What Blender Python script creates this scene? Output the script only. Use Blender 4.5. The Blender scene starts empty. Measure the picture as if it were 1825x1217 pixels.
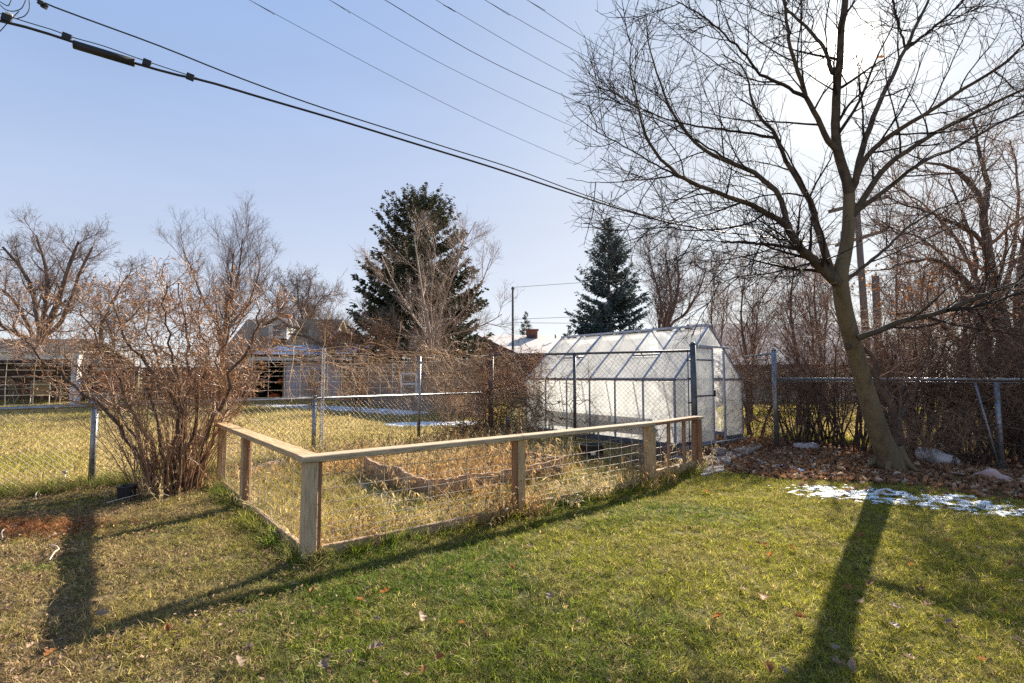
import bpy, bmesh, math, random
import numpy as np
from mathutils import Vector, Matrix

# ------------------------------------------------------------------ camera, world, sun, exposure
S = bpy.context.scene
COL = S.collection
F = 900.0; PIT = math.atan(60 / 900.0); H = 1.3          # focal length in photo pixels, upward tilt, eye height
cd = bpy.data.cameras.new('camera'); cam = bpy.data.objects.new('camera', cd); COL.objects.link(cam)
cd.sensor_width = 36.0; cd.lens = F / 1825 * 36.0; cd.clip_end = 3000; cd.clip_start = 0.05
cam.location = (0, 0, H); cam.rotation_euler = (math.pi / 2 + PIT, 0, 0)
S.camera = cam

def ray(px, py):
    a = (px - 912.5) / F; b = (608.5 - py) / F
    return np.array((a, math.cos(PIT) - math.sin(PIT) * b, math.sin(PIT) + math.cos(PIT) * b))
def G(px, py, z=0.0):                                     # point of height z seen at a photo pixel
    r = ray(px, py); t = (z - H) / r[2]
    return np.array((r[0] * t, r[1] * t, z))
def D(px, py, Y):                                         # point at depth Y seen at a photo pixel
    r = ray(px, py); t = Y / r[1]
    return np.array((r[0] * t, Y, H + r[2] * t))

sun_dir = ray(1507, 92); sun_dir = sun_dir / np.linalg.norm(sun_dir)
SUN_EL = math.asin(sun_dir[2]); SUN_AZ = math.atan2(sun_dir[0], sun_dir[1])
sl = bpy.data.lights.new('sun', 'SUN'); sl.energy = 5.0; sl.angle = math.radians(0.55); sl.color = (1.0, 0.90, 0.76)
so = bpy.data.objects.new('sun', sl); COL.objects.link(so)
so.rotation_euler = Vector(tuple(-sun_dir)).to_track_quat('-Z', 'Y').to_euler()
so.location = (6, 9, 12)

W = bpy.data.worlds.new('World'); S.world = W; W.use_nodes = True
nt = W.node_tree; nt.nodes.clear()
wo = nt.nodes.new('ShaderNodeOutputWorld'); bg = nt.nodes.new('ShaderNodeBackground')
sky = nt.nodes.new('ShaderNodeTexSky'); sky.sky_type = 'NISHITA'; sky.sun_disc = False
sky.sun_elevation = SUN_EL; sky.sun_rotation = SUN_AZ; sky.altitude = 1400
sky.air_density = 1.0; sky.dust_density = 0.05; sky.ozone_density = 2.0
bg.inputs[1].default_value = 0.10
# thin high veil of ice cloud: an even pale layer with faint streaks, thicker towards the horizon, glowing round the sun
tcw = nt.nodes.new('ShaderNodeTexCoord'); nrm = nt.nodes.new('ShaderNodeVectorMath'); nrm.operation = 'NORMALIZE'; nt.links.new(tcw.outputs['Generated'], nrm.inputs[0])
dot = nt.nodes.new('ShaderNodeVectorMath'); dot.operation = 'DOT_PRODUCT'; dot.inputs[1].default_value = tuple(sun_dir); nt.links.new(nrm.outputs[0], dot.inputs[0])
def mth(op, a, b_):
    n = nt.nodes.new('ShaderNodeMath'); n.operation = op
    for i, v in enumerate((a, b_)):
        if isinstance(v, (int, float)): n.inputs[i].default_value = v
        else: nt.links.new(v, n.inputs[i])
    return n.outputs[0]
dd = mth('MAXIMUM', dot.outputs['Value'], 0.0)
sx = nt.nodes.new('ShaderNodeSeparateXYZ'); nt.links.new(nrm.outputs[0], sx.inputs[0])
low = mth('POWER', mth('SUBTRACT', 1.0, mth('ABSOLUTE', sx.outputs['Z'], 0.0)), 2.0)
mpw = nt.nodes.new('ShaderNodeMapping'); mpw.inputs['Scale'].default_value = (1.2, 1.2, 7.0); nt.links.new(nrm.outputs[0], mpw.inputs[0])
nzw = nt.nodes.new('ShaderNodeTexNoise'); nzw.inputs['Scale'].default_value = 2.2; nzw.inputs['Detail'].default_value = 5.0; nt.links.new(mpw.outputs[0], nzw.inputs[0])
streak = mth('ADD', .93, mth('MULTIPLY', nzw.outputs[0], .14))
def term(rgb, fac):
    n = nt.nodes.new('ShaderNodeVectorMath'); n.operation = 'SCALE'; n.inputs[0].default_value = rgb
    if isinstance(fac, float): n.inputs['Scale'].default_value = fac
    else: nt.links.new(fac, n.inputs['Scale'])
    return n.outputs[0]
def vadd(a, b_):
    n = nt.nodes.new('ShaderNodeVectorMath'); n.operation = 'ADD'; nt.links.new(a, n.inputs[0]); nt.links.new(b_, n.inputs[1]); return n.outputs[0]
skm = nt.nodes.new('ShaderNodeVectorMath'); skm.operation = 'SCALE'; skm.inputs['Scale'].default_value = .10; nt.links.new(sky.outputs[0], skm.inputs[0])
tot = vadd(skm.outputs[0], term((.56, 1.20, 2.46), streak))                       # veil
tot = vadd(tot, term((1.95, 1.30, .08), mth('MULTIPLY', low, streak)))               # paler towards the horizon
tot = vadd(tot, term((.50, .28, .0), mth('POWER', dd, 2.0))); tot = vadd(tot, term((.85, .72, .14), mth('POWER', dd, 8.0)))   # forward scatter round the sun
tot = vadd(tot, term((1.6, 1.45, 1.2), mth('POWER', dd, 120.0))); tot = vadd(tot, term((30., 27., 22.), mth('POWER', dd, 3000.0)))
nt.links.new(tot, bg.inputs[0]); nt.links.new(bg.outputs[0], wo.inputs[0])

S.view_settings.view_transform = 'Standard'; S.view_settings.look = 'None'
S.view_settings.exposure = 1.55; S.view_settings.gamma = 1.0; S.view_settings.use_curve_mapping = False
S.render.engine = 'CYCLES'
S.cycles.max_bounces = 8; S.cycles.transparent_max_bounces = 16; S.cycles.diffuse_bounces = 3
S.cycles.use_denoising = False; S.cycles.denoiser = 'OPENIMAGEDENOISE'

# ------------------------------------------------------------------ materials
def _n(nt, t, **k):
    n = nt.nodes.new(t)
    for a, b in k.items(): setattr(n, a, b)
    return n
def mat(name, c1, c2=None, rough=0.8, scale=6.0, stretch=(1, 1, 1), metal=0.0, bump=0.0, spec=0.3, trans=0.0, contrast=(0.35, 0.65), coord='Object', detail=5.0, c3=None):
    m = bpy.data.materials.new(name); m.use_nodes = True
    t = m.node_tree; b = t.nodes['Principled BSDF']; out = t.nodes['Material Output']
    b.inputs['Roughness'].default_value = rough; b.inputs['Metallic'].default_value = metal
    b.inputs['Specular IOR Level'].default_value = spec
    if c2 is None: c2 = tuple(v * 0.75 for v in c1)
    tc = _n(t, 'ShaderNodeTexCoord'); mp = _n(t, 'ShaderNodeMapping'); mp.inputs['Scale'].default_value = stretch
    t.links.new(tc.outputs[coord], mp.inputs[0])
    nz = _n(t, 'ShaderNodeTexNoise'); nz.inputs['Scale'].default_value = scale; nz.inputs['Detail'].default_value = detail
    t.links.new(mp.outputs[0], nz.inputs[0])
    rp = _n(t, 'ShaderNodeValToRGB')
    rp.color_ramp.elements[0].position = contrast[0]; rp.color_ramp.elements[0].color = (*c1, 1)
    rp.color_ramp.elements[1].position = contrast[1]; rp.color_ramp.elements[1].color = (*c2, 1)
    if c3 is not None:
        e = rp.color_ramp.elements.new((contrast[0] + contrast[1]) / 2); e.color = (*c3, 1)
    t.links.new(nz.outputs[0], rp.inputs[0]); col = rp.outputs[0]
    t.links.new(col, b.inputs['Base Color'])
    if bump:
        bp = _n(t, 'ShaderNodeBump'); bp.inputs['Strength'].default_value = bump; bp.inputs['Distance'].default_value = 0.02
        t.links.new(nz.outputs[0], bp.inputs['Height']); t.links.new(bp.outputs[0], b.inputs['Normal'])
    if trans:
        tr = _n(t, 'ShaderNodeBsdfTranslucent'); t.links.new(col, tr.inputs[0])
        mx = _n(t, 'ShaderNodeMixShader'); mx.inputs[0].default_value = trans
        t.links.new(b.outputs[0], mx.inputs[1]); t.links.new(tr.outputs[0], mx.inputs[2]); t.links.new(mx.outputs[0], out.inputs[0])
    return m
def inst_mat(name, trans=0.45, rough=0.6, spec=0.3, var=0.5):   # colour from the scattered instance's own attribute
    m = bpy.data.materials.new(name); m.use_nodes = True
    t = m.node_tree; b = t.nodes['Principled BSDF']; out = t.nodes['Material Output']
    b.inputs['Roughness'].default_value = rough; b.inputs['Specular IOR Level'].default_value = spec
    a = _n(t, 'ShaderNodeAttribute', attribute_type='INSTANCER', attribute_name='col')
    g = _n(t, 'ShaderNodeNewGeometry')
    mr = _n(t, 'ShaderNodeMapRange'); mr.inputs['To Min'].default_value = 1 - var; mr.inputs['To Max'].default_value = 1 + var
    t.links.new(g.outputs['Random Per Island'], mr.inputs['Value'])
    vm = _n(t, 'ShaderNodeVectorMath', operation='SCALE')
    t.links.new(a.outputs['Color'], vm.inputs[0]); t.links.new(mr.outputs[0], vm.inputs['Scale'])
    t.links.new(vm.outputs[0], b.inputs['Base Color'])
    tr = _n(t, 'ShaderNodeBsdfTranslucent'); t.links.new(vm.outputs[0], tr.inputs[0])
    mx = _n(t, 'ShaderNodeMixShader'); mx.inputs[0].default_value = trans
    t.links.new(b.outputs[0], mx.inputs[1]); t.links.new(tr.outputs[0], mx.inputs[2]); t.links.new(mx.outputs[0], out.inputs[0])
    return m

M = {}
M['bark'] = mat('bark', (.19, .14, .085), (.10, .072, .045), .85, 16, (1, 1, .16), bump=.9, spec=.2, c3=(.16, .12, .072), contrast=(.25, .75), detail=9)
M['bark_dark'] = mat('bark_dark', (.16, .108, .078), (.07, .047, .037), .9, 14, (1, 1, .3), bump=.8, spec=.15)
M['bark_far'] = mat('bark_far', (.17, .12, .09), (.09, .065, .05), .9, 4, spec=.1)
M['twig'] = mat('twig', (.34, .205, .135), (.17, .105, .07), .75, 3, spec=.2)
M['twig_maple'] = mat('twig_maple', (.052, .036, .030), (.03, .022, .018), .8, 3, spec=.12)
M['bark_limb'] = mat('bark_limb', (.115, .083, .056), (.062, .046, .034), .85, 14, (1, 1, 1), bump=.7, spec=.15, detail=8)
M['twig_shrub'] = mat('twig_shrub', (.44, .255, .14), (.22, .125, .072), .5, 3, spec=.45)
M['twig_pale'] = mat('twig_pale', (.40, .29, .21), (.24, .165, .12), .6, 3, spec=.3)
M['twig_far'] = mat('twig_far', (.22, .15, .12), (.13, .09, .075), .8, 1, spec=.1)
M['vine'] = mat('vine', (.46, .27, .12), (.24, .13, .06), .6, 2, spec=.4)
M['vine_dark'] = mat('vine_dark', (.32, .175, .095), (.15, .08, .045), .7, 2, spec=.3)
M['dry_leaf'] = mat('dry_leaf', (.42, .18, .05), (.22, .09, .035), .6, 3, trans=.4)
M['spruce'] = mat('spruce', (.045, .056, .034), (.085, .082, .042), .7, .9, spec=.2, trans=.15)
M['spruce_blue'] = mat('spruce_blue', (.065, .095, .095), (.12, .15, .135), .7, .8, spec=.25, trans=.15)
M['wood'] = mat('wood', (.54, .38, .20), (.34, .225, .115), .75, 5, (1.2, 14, 14), bump=.25, spec=.25, c3=(.45, .315, .175))
M['wood_grey'] = mat('wood_grey', (.53, .42, .28), (.27, .20, .13), .8, 6, (1.2, 16, 16), bump=.3, spec=.25, c3=(.44, .34, .22), contrast=(.3, .7))
M['wood_red'] = mat('wood_red', (.36, .19, .10), (.21, .105, .055), .75, 5, (1.2, 14, 14), bump=.25, spec=.25)
M['wood_bed'] = mat('wood_bed', (.50, .35, .235), (.27, .18, .12), .85, 5, (1.5, 10, 10), bump=.3, spec=.15)
M['plank'] = mat('plank', (.34, .25, .19), (.19, .135, .10), .85, 3, (6, 6, .6), bump=.2, spec=.15)
M['plank_dark'] = mat('plank_dark', (.17, .105, .075), (.09, .055, .042), .85, 3, (6, 6, .6), spec=.15)
M['steel'] = mat('steel', (.36, .37, .38), (.24, .245, .25), .45, 14, metal=.75, spec=.5)
M['steel_dark'] = mat('steel_dark', (.13, .135, .14), (.08, .08, .085), .5, 14, metal=.5, spec=.4)
M['wire'] = mat('wire', (.50, .45, .36), (.32, .28, .22), .6, 20, metal=.15, spec=.35)
M['wire_tan'] = mat('wire_tan', (.46, .40, .32), (.30, .25, .19), .6, 20, metal=.1, spec=.35)
M['alu'] = mat('alu', (.42, .45, .53), (.30, .325, .40), .4, 10, metal=.55, spec=.5)
M['alu_dark'] = mat('alu_dark', (.20, .21, .25), (.13, .135, .16), .5, 10, metal=.4, spec=.5)
M['rubber'] = mat('rubber', (.016, .016, .018), (.009, .009, .010), .55, 8, spec=.4)
M['plastic_black'] = mat('plastic_black', (.022, .022, .024), (.013, .013, .014), .45, 6, spec=.5)
M['white_paint'] = mat('white_paint', (.74, .73, .70), (.60, .59, .57), .6, 5, spec=.3)
M['ceramic'] = mat('ceramic', (.72, .68, .60), (.60, .56, .48), .3, 5, spec=.5)
M['snow'] = mat('snow', (.84, .87, .92), (.74, .78, .85), .6, 25, bump=.5, spec=.3)
M['rock_white'] = mat('rock_white', (.62, .58, .56), (.40, .35, .33), .8, 7, bump=.8, c3=(.55, .48, .45))
M['rock_pink'] = mat('rock_pink', (.46, .30, .27), (.30, .20, .18), .85, 6, bump=.7, c3=(.52, .38, .34))
M['rock_brown'] = mat('rock_brown', (.27, .19, .16), (.17, .12, .10), .75, 8, bump=.5)
M['flagstone'] = mat('flagstone', (.27, .245, .23), (.17, .15, .14), .85, 5, bump=.5)
M['siding'] = mat('siding', (.52, .45, .46), (.42, .36, .37), .8, 2, (1, 1, .2))
M['shingle'] = mat('shingle', (.27, .20, .155), (.17, .125, .10), .9, 7, (1, 1, 4), bump=.3)
M['shingle_tan'] = mat('shingle_tan', (.34, .27, .18), (.25, .19, .125), .9, 6, (1, 1, 4), bump=.3)
M['shingle_grey'] = mat('shingle_grey', (.30, .28, .31), (.21, .195, .215), .9, 5, (1, 1, 5), bump=.3)
M['shingle_blue'] = mat('shingle_blue', (.085, .09, .11), (.055, .058, .07), .9, 6, (1, 1, 4))
M['roof_white'] = mat('roof_white', (.72, .65, .58), (.60, .53, .47), .7, 3, (1, 5, 1))
M['roof_red'] = mat('roof_red', (.19, .085, .065), (.12, .055, .045), .85, 5)
M['brick'] = mat('brick', (.34, .125, .065), (.22, .085, .05), .85, 12, (1, 1, 3), bump=.3)
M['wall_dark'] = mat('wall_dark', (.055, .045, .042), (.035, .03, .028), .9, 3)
M['fascia'] = mat('fascia', (.055, .035, .03), (.035, .025, .022), .8, 3)
M['stucco'] = mat('stucco', (.50, .46, .40), (.42, .38, .33), .85, 5)
M['glass'] = mat('glass', (.10, .13, .16), (.07, .09, .11), .08, 2, spec=.8)
M['sling'] = mat('sling', (.40, .29, .15), (.33, .235, .115), .8, 30, trans=.25)
M['frame_tan'] = mat('frame_tan', (.45, .37, .26), (.36, .29, .2), .5, 10, spec=.4)
M['concrete'] = mat('concrete', (.42, .39, .36), (.32, .29, .27), .9, 6)
M['pole_wood'] = mat('pole_wood', (.21, .165, .135), (.12, .092, .075), .9, 5, (3, 3, .25), bump=.4)
M['pole_dark'] = mat('pole_dark', (.12, .13, .13), (.08, .085, .085), .8, 5)
M['orange'] = mat('orange', (.55, .10, .02), (.42, .07, .015), .5, 4)
M['blue_metal'] = mat('blue_metal', (.35, .42, .52), (.25, .3, .4), .35, 8, metal=.5)
M['hose'] = mat('hose', (.60, .50, .40), (.48, .39, .3), .5, 8)
M['grass'] = inst_mat('grass', .5, .55, .22, .75)
M['litter'] = inst_mat('litter', .3, .6, .3, .4)
M['weed'] = inst_mat('weed', .4, .6, .3, .45)

def poly_mat(name, tint, trn, clear):                    # twin-wall polycarbonate: mostly milky, a little see-through
    m = bpy.data.materials.new(name); m.use_nodes = True
    t = m.node_tree; t.nodes.clear(); out = _n(t, 'ShaderNodeOutputMaterial')
    tc = _n(t, 'ShaderNodeTexCoord'); mp = _n(t, 'ShaderNodeMapping'); mp.inputs['Scale'].default_value = (2, 2, .7)
    t.links.new(tc.outputs['Object'], mp.inputs[0])
    nz = _n(t, 'ShaderNodeTexNoise'); nz.inputs['Scale'].default_value = 1.6; nz.inputs['Detail'].default_value = 6
    t.links.new(mp.outputs[0], nz.inputs[0])
    rp = _n(t, 'ShaderNodeValToRGB'); rp.color_ramp.elements[0].color = (*[v * .70 for v in tint], 1); rp.color_ramp.elements[1].color = (*tint, 1)
    rp.color_ramp.elements[0].position = .32; rp.color_ramp.elements[1].position = .58
    t.links.new(nz.outputs[0], rp.inputs[0])
    df = _n(t, 'ShaderNodeBsdfDiffuse'); tl = _n(t, 'ShaderNodeBsdfTranslucent'); tp = _n(t, 'ShaderNodeBsdfTransparent'); gl = _n(t, 'ShaderNodeBsdfGlossy')
    gl.inputs['Roughness'].default_value = .25; tp.inputs[0].default_value = (.9, .92, .93, 1)
    t.links.new(rp.outputs[0], df.inputs[0]); t.links.new(rp.outputs[0], tl.inputs[0])
    m1 = _n(t, 'ShaderNodeMixShader'); m1.inputs[0].default_value = trn
    t.links.new(df.outputs[0], m1.inputs[1]); t.links.new(tl.outputs[0], m1.inputs[2])
    m2 = _n(t, 'ShaderNodeMixShader'); m2.inputs[0].default_value = clear
    t.links.new(m1.outputs[0], m2.inputs[1]); t.links.new(tp.outputs[0], m2.inputs[2])
    lw = _n(t, 'ShaderNodeLayerWeight'); lw.inputs[0].default_value = .5; pw_ = _n(t, 'ShaderNodeMath', operation='POWER'); pw_.inputs[1].default_value = 4.0; t.links.new(lw.outputs['Facing'], pw_.inputs[0])
    fr = _n(t, 'ShaderNodeMath', operation='MULTIPLY_ADD'); fr.inputs[1].default_value = .35; fr.inputs[2].default_value = .03; t.links.new(pw_.outputs[0], fr.inputs[0])
    m3 = _n(t, 'ShaderNodeMixShader'); t.links.new(fr.outputs[0], m3.inputs[0])
    t.links.new(m2.outputs[0], m3.inputs[1]); t.links.new(gl.outputs[0], m3.inputs[2]); t.links.new(m3.outputs[0], out.inputs[0])
    return m
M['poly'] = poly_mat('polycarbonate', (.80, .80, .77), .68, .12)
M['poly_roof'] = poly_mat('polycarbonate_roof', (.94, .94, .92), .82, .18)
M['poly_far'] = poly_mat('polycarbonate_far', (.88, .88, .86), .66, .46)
M['poly_clear'] = poly_mat('polycarbonate_clear', (.88, .89, .88), .6, .6)

# ------------------------------------------------------------------ building helpers
def mesh_np(name, V, Q, tri=False, smooth=False):
    V = np.asarray(V, np.float32).reshape(-1, 3); Q = np.asarray(Q, np.int32); k = Q.shape[1]
    me = bpy.data.meshes.new(name)
    me.vertices.add(len(V)); me.vertices.foreach_set('co', V.ravel())
    me.loops.add(Q.size); me.loops.foreach_set('vertex_index', Q.ravel())
    me.polygons.add(len(Q)); me.polygons.foreach_set('loop_start', np.arange(0, Q.size, k, dtype=np.int32))
    me.polygons.foreach_set('loop_total', np.full(len(Q), k, np.int32))
    if smooth: me.polygons.foreach_set('use_smooth', np.ones(len(Q), bool))
    me.update(calc_edges=True)
    return me
def place(o, parent):
    COL.objects.link(o)
    if parent is not None:
        o.parent = parent
        o.matrix_parent_inverse = Matrix.Translation(-Vector(parent.location))
    return o
def tag(o, label=None, cat=None, group=None, kind=None):
    for k, v in (('label', label), ('category', cat), ('group', group), ('kind', kind)):
        if v: o[k] = v
    return o
def thing(name, label, cat, loc, group=None):
    o = bpy.data.objects.new(name, None); o.location = Vector([float(v) for v in loc]); o.empty_display_size = .2
    COL.objects.link(o); return tag(o, label, cat, group)
def ob(name, me, m, parent=None):
    if m is not None:
        me.materials.clear(); me.materials.append(M[m] if isinstance(m, str) else m)
    return place(bpy.data.objects.new(name, me), parent)
def from_bm(name, bm, m, parent=None, smooth=False):
    me = bpy.data.meshes.new(name); bm.normal_update(); bm.to_mesh(me); bm.free()
    if smooth: me.polygons.foreach_set('use_smooth', np.ones(len(me.polygons), bool))
    return ob(name, me, m, parent)
V3 = lambda p: Vector([float(v) for v in p])
def board(name, p, q, w, t, m, parent=None, side=None, bev=.004, up=(0, 0, 1)):
    """bar from p to q: w wide along `side`, t thick along the remaining direction; local X runs along the grain"""
    p, q = V3(p), V3(q); x = (q - p); L = x.length; x.normalize()
    if side is not None: y = V3(side)
    else: y = V3(up).cross(x)
    y = (y - x * y.dot(x)).normalized(); z = x.cross(y)
    bm = bmesh.new(); bmesh.ops.create_cube(bm, size=1.0)
    bmesh.ops.scale(bm, vec=(L, w, t), verts=bm.verts)
    if bev: bmesh.ops.bevel(bm, geom=bm.edges[:], offset=min(bev, w * .3, t * .3), segments=1, affect='EDGES', profile=.5)
    me = bpy.data.meshes.new(name); bm.to_mesh(me); bm.free()
    me.materials.append(M[m] if isinstance(m, str) else m)
    o = bpy.data.objects.new(name, me)
    mw = Matrix(((x[0], y[0], z[0], 0), (x[1], y[1], z[1], 0), (x[2], y[2], z[2], 0), (0, 0, 0, 1)))
    mw.translation = (p + q) / 2
    o.matrix_basis = mw
    return place(o, parent)
def quad_slab(name, pts, t, m, parent=None, bev=0):
    """planar polygon thickened by t along minus its normal"""
    bm = bmesh.new(); vs = [bm.verts.new(V3(p)) for p in pts]; f = bm.faces.new(vs); f.normal_update(); n = f.normal.copy()
    r = bmesh.ops.extrude_face_region(bm, geom=[f]); bmesh.ops.translate(bm, vec=n * -t, verts=[g for g in r['geom'] if isinstance(g, bmesh.types.BMVert)])
    bmesh.ops.recalc_face_normals(bm, faces=bm.faces)
    return from_bm(name, bm, m, parent)

class Tubes:
    def __init__(s): s.b = []
    def add(s, P, R, sides=3):
        P = np.asarray(P, float); R = np.asarray(R, float)
        if P.ndim == 2: P = P[None]; R = np.broadcast_to(R, P.shape[1])[None]
        s.b.append((P, np.broadcast_to(R, P.shape[:2]), sides)); return s
    def mesh(s, name, smooth=True):
        VV = []; QQ = []; off = 0
        for P, R, k in s.b:
            N, n, _ = P.shape
            if N == 0: continue
            T = np.empty_like(P); T[:, 1:-1] = P[:, 2:] - P[:, :-2]; T[:, 0] = P[:, 1] - P[:, 0]; T[:, -1] = P[:, -1] - P[:, -2]
            T /= np.linalg.norm(T, axis=2, keepdims=True) + 1e-9
            D0 = P[:, -1] - P[:, 0]; ref = np.where(np.abs(D0[:, 2:3]) > .7 * np.linalg.norm(D0, axis=1, keepdims=True), np.array([[1., .13, 0]]), np.array([[0, .1, 1.]]))
            A = np.cross(T, ref[:, None, :]); A /= np.linalg.norm(A, axis=2, keepdims=True) + 1e-9
            B = np.cross(T, A)
            th = np.arange(k) * 2 * math.pi / k
            ring = P[:, :, None, :] + R[:, :, None, None] * (np.cos(th)[None, None, :, None] * A[:, :, None, :] + np.sin(th)[None, None, :, None] * B[:, :, None, :])
            VV.append(ring.reshape(-1, 3))
            i = np.arange(N)[:, None, None] * n * k; j = np.arange(n - 1)[None, :, None] * k; a = np.arange(k)[None, None, :]; a2 = (a + 1) % k
            q = np.stack([i + j + a, i + j + a2, i + j + k + a2, i + j + k + a], -1).reshape(-1, 4) + off
            QQ.append(q); off += N * n * k
        return mesh_np(name, np.concatenate(VV), np.concatenate(QQ), smooth=smooth)
    def obj(s, name, m, parent=None): return ob(name, s.mesh(name), m, parent)
def pole(name, p, q, r, m, parent=None, sides=12, r2=None, cap=True):
    p, q = np.array(p, float), np.array(q, float); r2 = r if r2 is None else r2
    P = np.stack([p, p, q, q]); d = (q - p) / np.linalg.norm(q - p)
    P[0] -= d * .0005; P[3] += d * .0005
    R = np.array([.0008, r, r2, .0008]) if cap else None
    if not cap: P = np.stack([p, q]); R = np.array([r, r2])
    me = Tubes().add(P, R, sides).mesh(name, smooth=False)
    return ob(name, me, m, parent)
def resample(pts, n, smooth=True):
    """Catmull-Rom through the given points"""
    P = np.asarray(pts, float)
    if len(P) == 2 or not smooth:
        d = np.r_[0, np.cumsum(np.linalg.norm(np.diff(P, axis=0), axis=1))]
        return np.stack([np.interp(np.linspace(0, d[-1], n), d, P[:, k]) for k in range(P.shape[1])], 1)
    E = np.vstack([2 * P[0] - P[1], P, 2 * P[-1] - P[-2]]); out = []
    for i in range(1, len(E) - 2):
        t = np.linspace(0, 1, 12, endpoint=False)[:, None]
        a, b, c, d = E[i - 1], E[i], E[i + 1], E[i + 2]
        out.append(.5 * (2 * b + (c - a) * t + (2 * a - 5 * b + 4 * c - d) * t ** 2 + (3 * b - a - 3 * c + d) * t ** 3))
    out = np.vstack(out + [P[-1:]])
    return resample(out, n, smooth=False)
def kids(rng, P, R, K, t0, t1, ang, angv, L, Lv, n, up, wob, rr, rtip, rmin=0, shape=.4, grav=None):
    """K side branches on each of the parent polylines P (N,n0,3)"""
    N, n0, _ = P.shape
    t = t0 + (t1 - t0) * (np.arange(K)[None] + rng.random((N, K))) / K
    f = np.clip(t * (n0 - 1), 0, n0 - 1.001); i = f.astype(int); w = (f - i)[..., None]; I = np.arange(N)[:, None]
    pos = P[I, i] * (1 - w) + P[I, i + 1] * w; tan = P[I, i + 1] - P[I, i]; tan /= np.linalg.norm(tan, axis=2, keepdims=True) + 1e-9
    rp = R[I, i] * (1 - w[..., 0]) + R[I, i + 1] * w[..., 0]
    az = np.arange(K)[None] * 2.399 + rng.random((N, 1)) * 6.28 + rng.normal(0, .5, (N, K))
    ref = np.where(np.abs(tan[..., 2:3]) > .8, np.array([1., 0, 0]), np.array([0, 0, 1.]))
    A = np.cross(tan, ref); A /= np.linalg.norm(A, axis=2, keepdims=True); B = np.cross(tan, A)
    a = np.radians(ang + angv * rng.normal(size=(N, K)))[..., None]
    d = np.cos(a) * tan + np.sin(a) * (np.cos(az)[..., None] * A + np.sin(az)[..., None] * B)
    Lk = (np.asarray(L).reshape(-1, 1) if np.ndim(L) else L) * (1 - shape * t) * np.clip(1 + Lv * rng.normal(size=(N, K)), .35, 1.8)
    d = d.reshape(-1, 3); p = pos.reshape(-1, 3); st = (Lk.reshape(-1, 1) / (n - 1))
    C = np.empty((N * K, n, 3)); C[:, 0] = p
    for j in range(1, n):
        d = d + wob * rng.normal(size=d.shape); d[:, 2] += up / n * (1 if grav is None else grav)
        d /= np.linalg.norm(d, axis=1, keepdims=True); p = p + d * st; C[:, j] = p
    r0 = np.clip(rp.reshape(-1) * rr, rmin, None); RC = r0[:, None] + (np.maximum(rtip, 0) - r0)[:, None] * (np.linspace(0, 1, n)[None] ** .8)
    return C, np.maximum(RC, rtip)

def noise2(x, y, sc, seed):                                # smooth value noise
    r = np.random.default_rng(seed); T = r.random((257, 257)); x = np.asarray(x, float) * sc + 77.3; y = np.asarray(y, float) * sc + 41.7
    xi = np.floor(x).astype(int); yi = np.floor(y).astype(int); fx = x - xi; fy = y - yi; fx = fx * fx * (3 - 2 * fx); fy = fy * fy * (3 - 2 * fy)
    a = T[xi % 256, yi % 256]; b = T[(xi + 1) % 256, yi % 256]; c = T[xi % 256, (yi + 1) % 256]; d = T[(xi + 1) % 256, (yi + 1) % 256]
    return (a * (1 - fx) + b * fx) * (1 - fy) + (c * (1 - fx) + d * fx) * fy
def fbm(x, y, sc, seed, o=3): return sum(noise2(x, y, sc * 2 ** k, seed + k) * .5 ** k for k in range(o)) / sum(.5 ** k for k in range(o))
def sstep(a, b, x): t = np.clip((np.asarray(x, float) - a) / (b - a), 0, 1); return t * t * (3 - 2 * t)

# ------------------------------------------------------------------ layout (plan, metres; camera at the origin looking along +Y)
U2 = np.array([.7727, .6348]); V2 = np.array([-.6348, .7727])         # garden and greenhouse axes
C0 = np.array([-1.43, 3.63]); P1 = np.array([.07, 4.85]); P2 = np.array([1.65, 6.16]); G2 = np.array([2.53, 6.98])
L1 = np.array([-2.65, 5.10]); L2 = np.array([-3.42, 6.03])
low_y = lambda x: 10.77 + .913 * x                                    # low chain link line
FC = np.array([-.43, 10.37]); FE = np.array([2.97, 8.28])             # tall chain link fence
GA = np.array([2.83, 8.84])                                           # near corner of the greenhouse
RF0 = np.array([4.68, 9.02]); RF1 = np.array([6.71, 7.02])            # right chain link fence
def bed_edge(x): return np.interp(x, [2.2, 2.7, 3.1, 3.5, 4.2, 5.2, 7, 9.5], [8.6, 7.5, 6.75, 6.15, 5.8, 5.35, 4.5, 3.2])

def zones(x, y):
    x = np.asarray(x, float); y = np.asarray(y, float)
    s = (x - C0[0]) * U2[0] + (y - C0[1]) * U2[1]; t = (x - C0[0]) * V2[0] + (y - C0[1]) * V2[1]
    front = (t < 0) | ((s < 0) & (y < low_y(x)))
    neigh = (y > low_y(x)) & (x < -.3 + .0 * y)
    garden = (s > 0) & (t > 0) & ~neigh & (s < 5.4) & (y < FC[1] + .2)
    wob = (fbm(x, y, 1.5, 5) - .5) * .9
    bed = sstep(-.15, .25, y - bed_edge(x) + wob) * (x > 2.1) * (s > 3.2)
    rdist = (x - RF0[0]) * .702 + (y - RF0[1]) * .712                  # behind the right fence when positive
    beyond = (rdist > 1.3) & (x > 3) & (y > 7)
    return dict(s=s, t=t, front=front, neigh=neigh, garden=garden, bed=bed, beyond=beyond, rdist=rdist)
GREEN = np.array([.125, .178, .020]); OLIVE = np.array([.32, .30, .042]); STRAW = np.array([.50, .39, .15]); BROWN = np.array([.30, .20, .12]); SOIL = np.array([.085, .06, .042])
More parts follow.
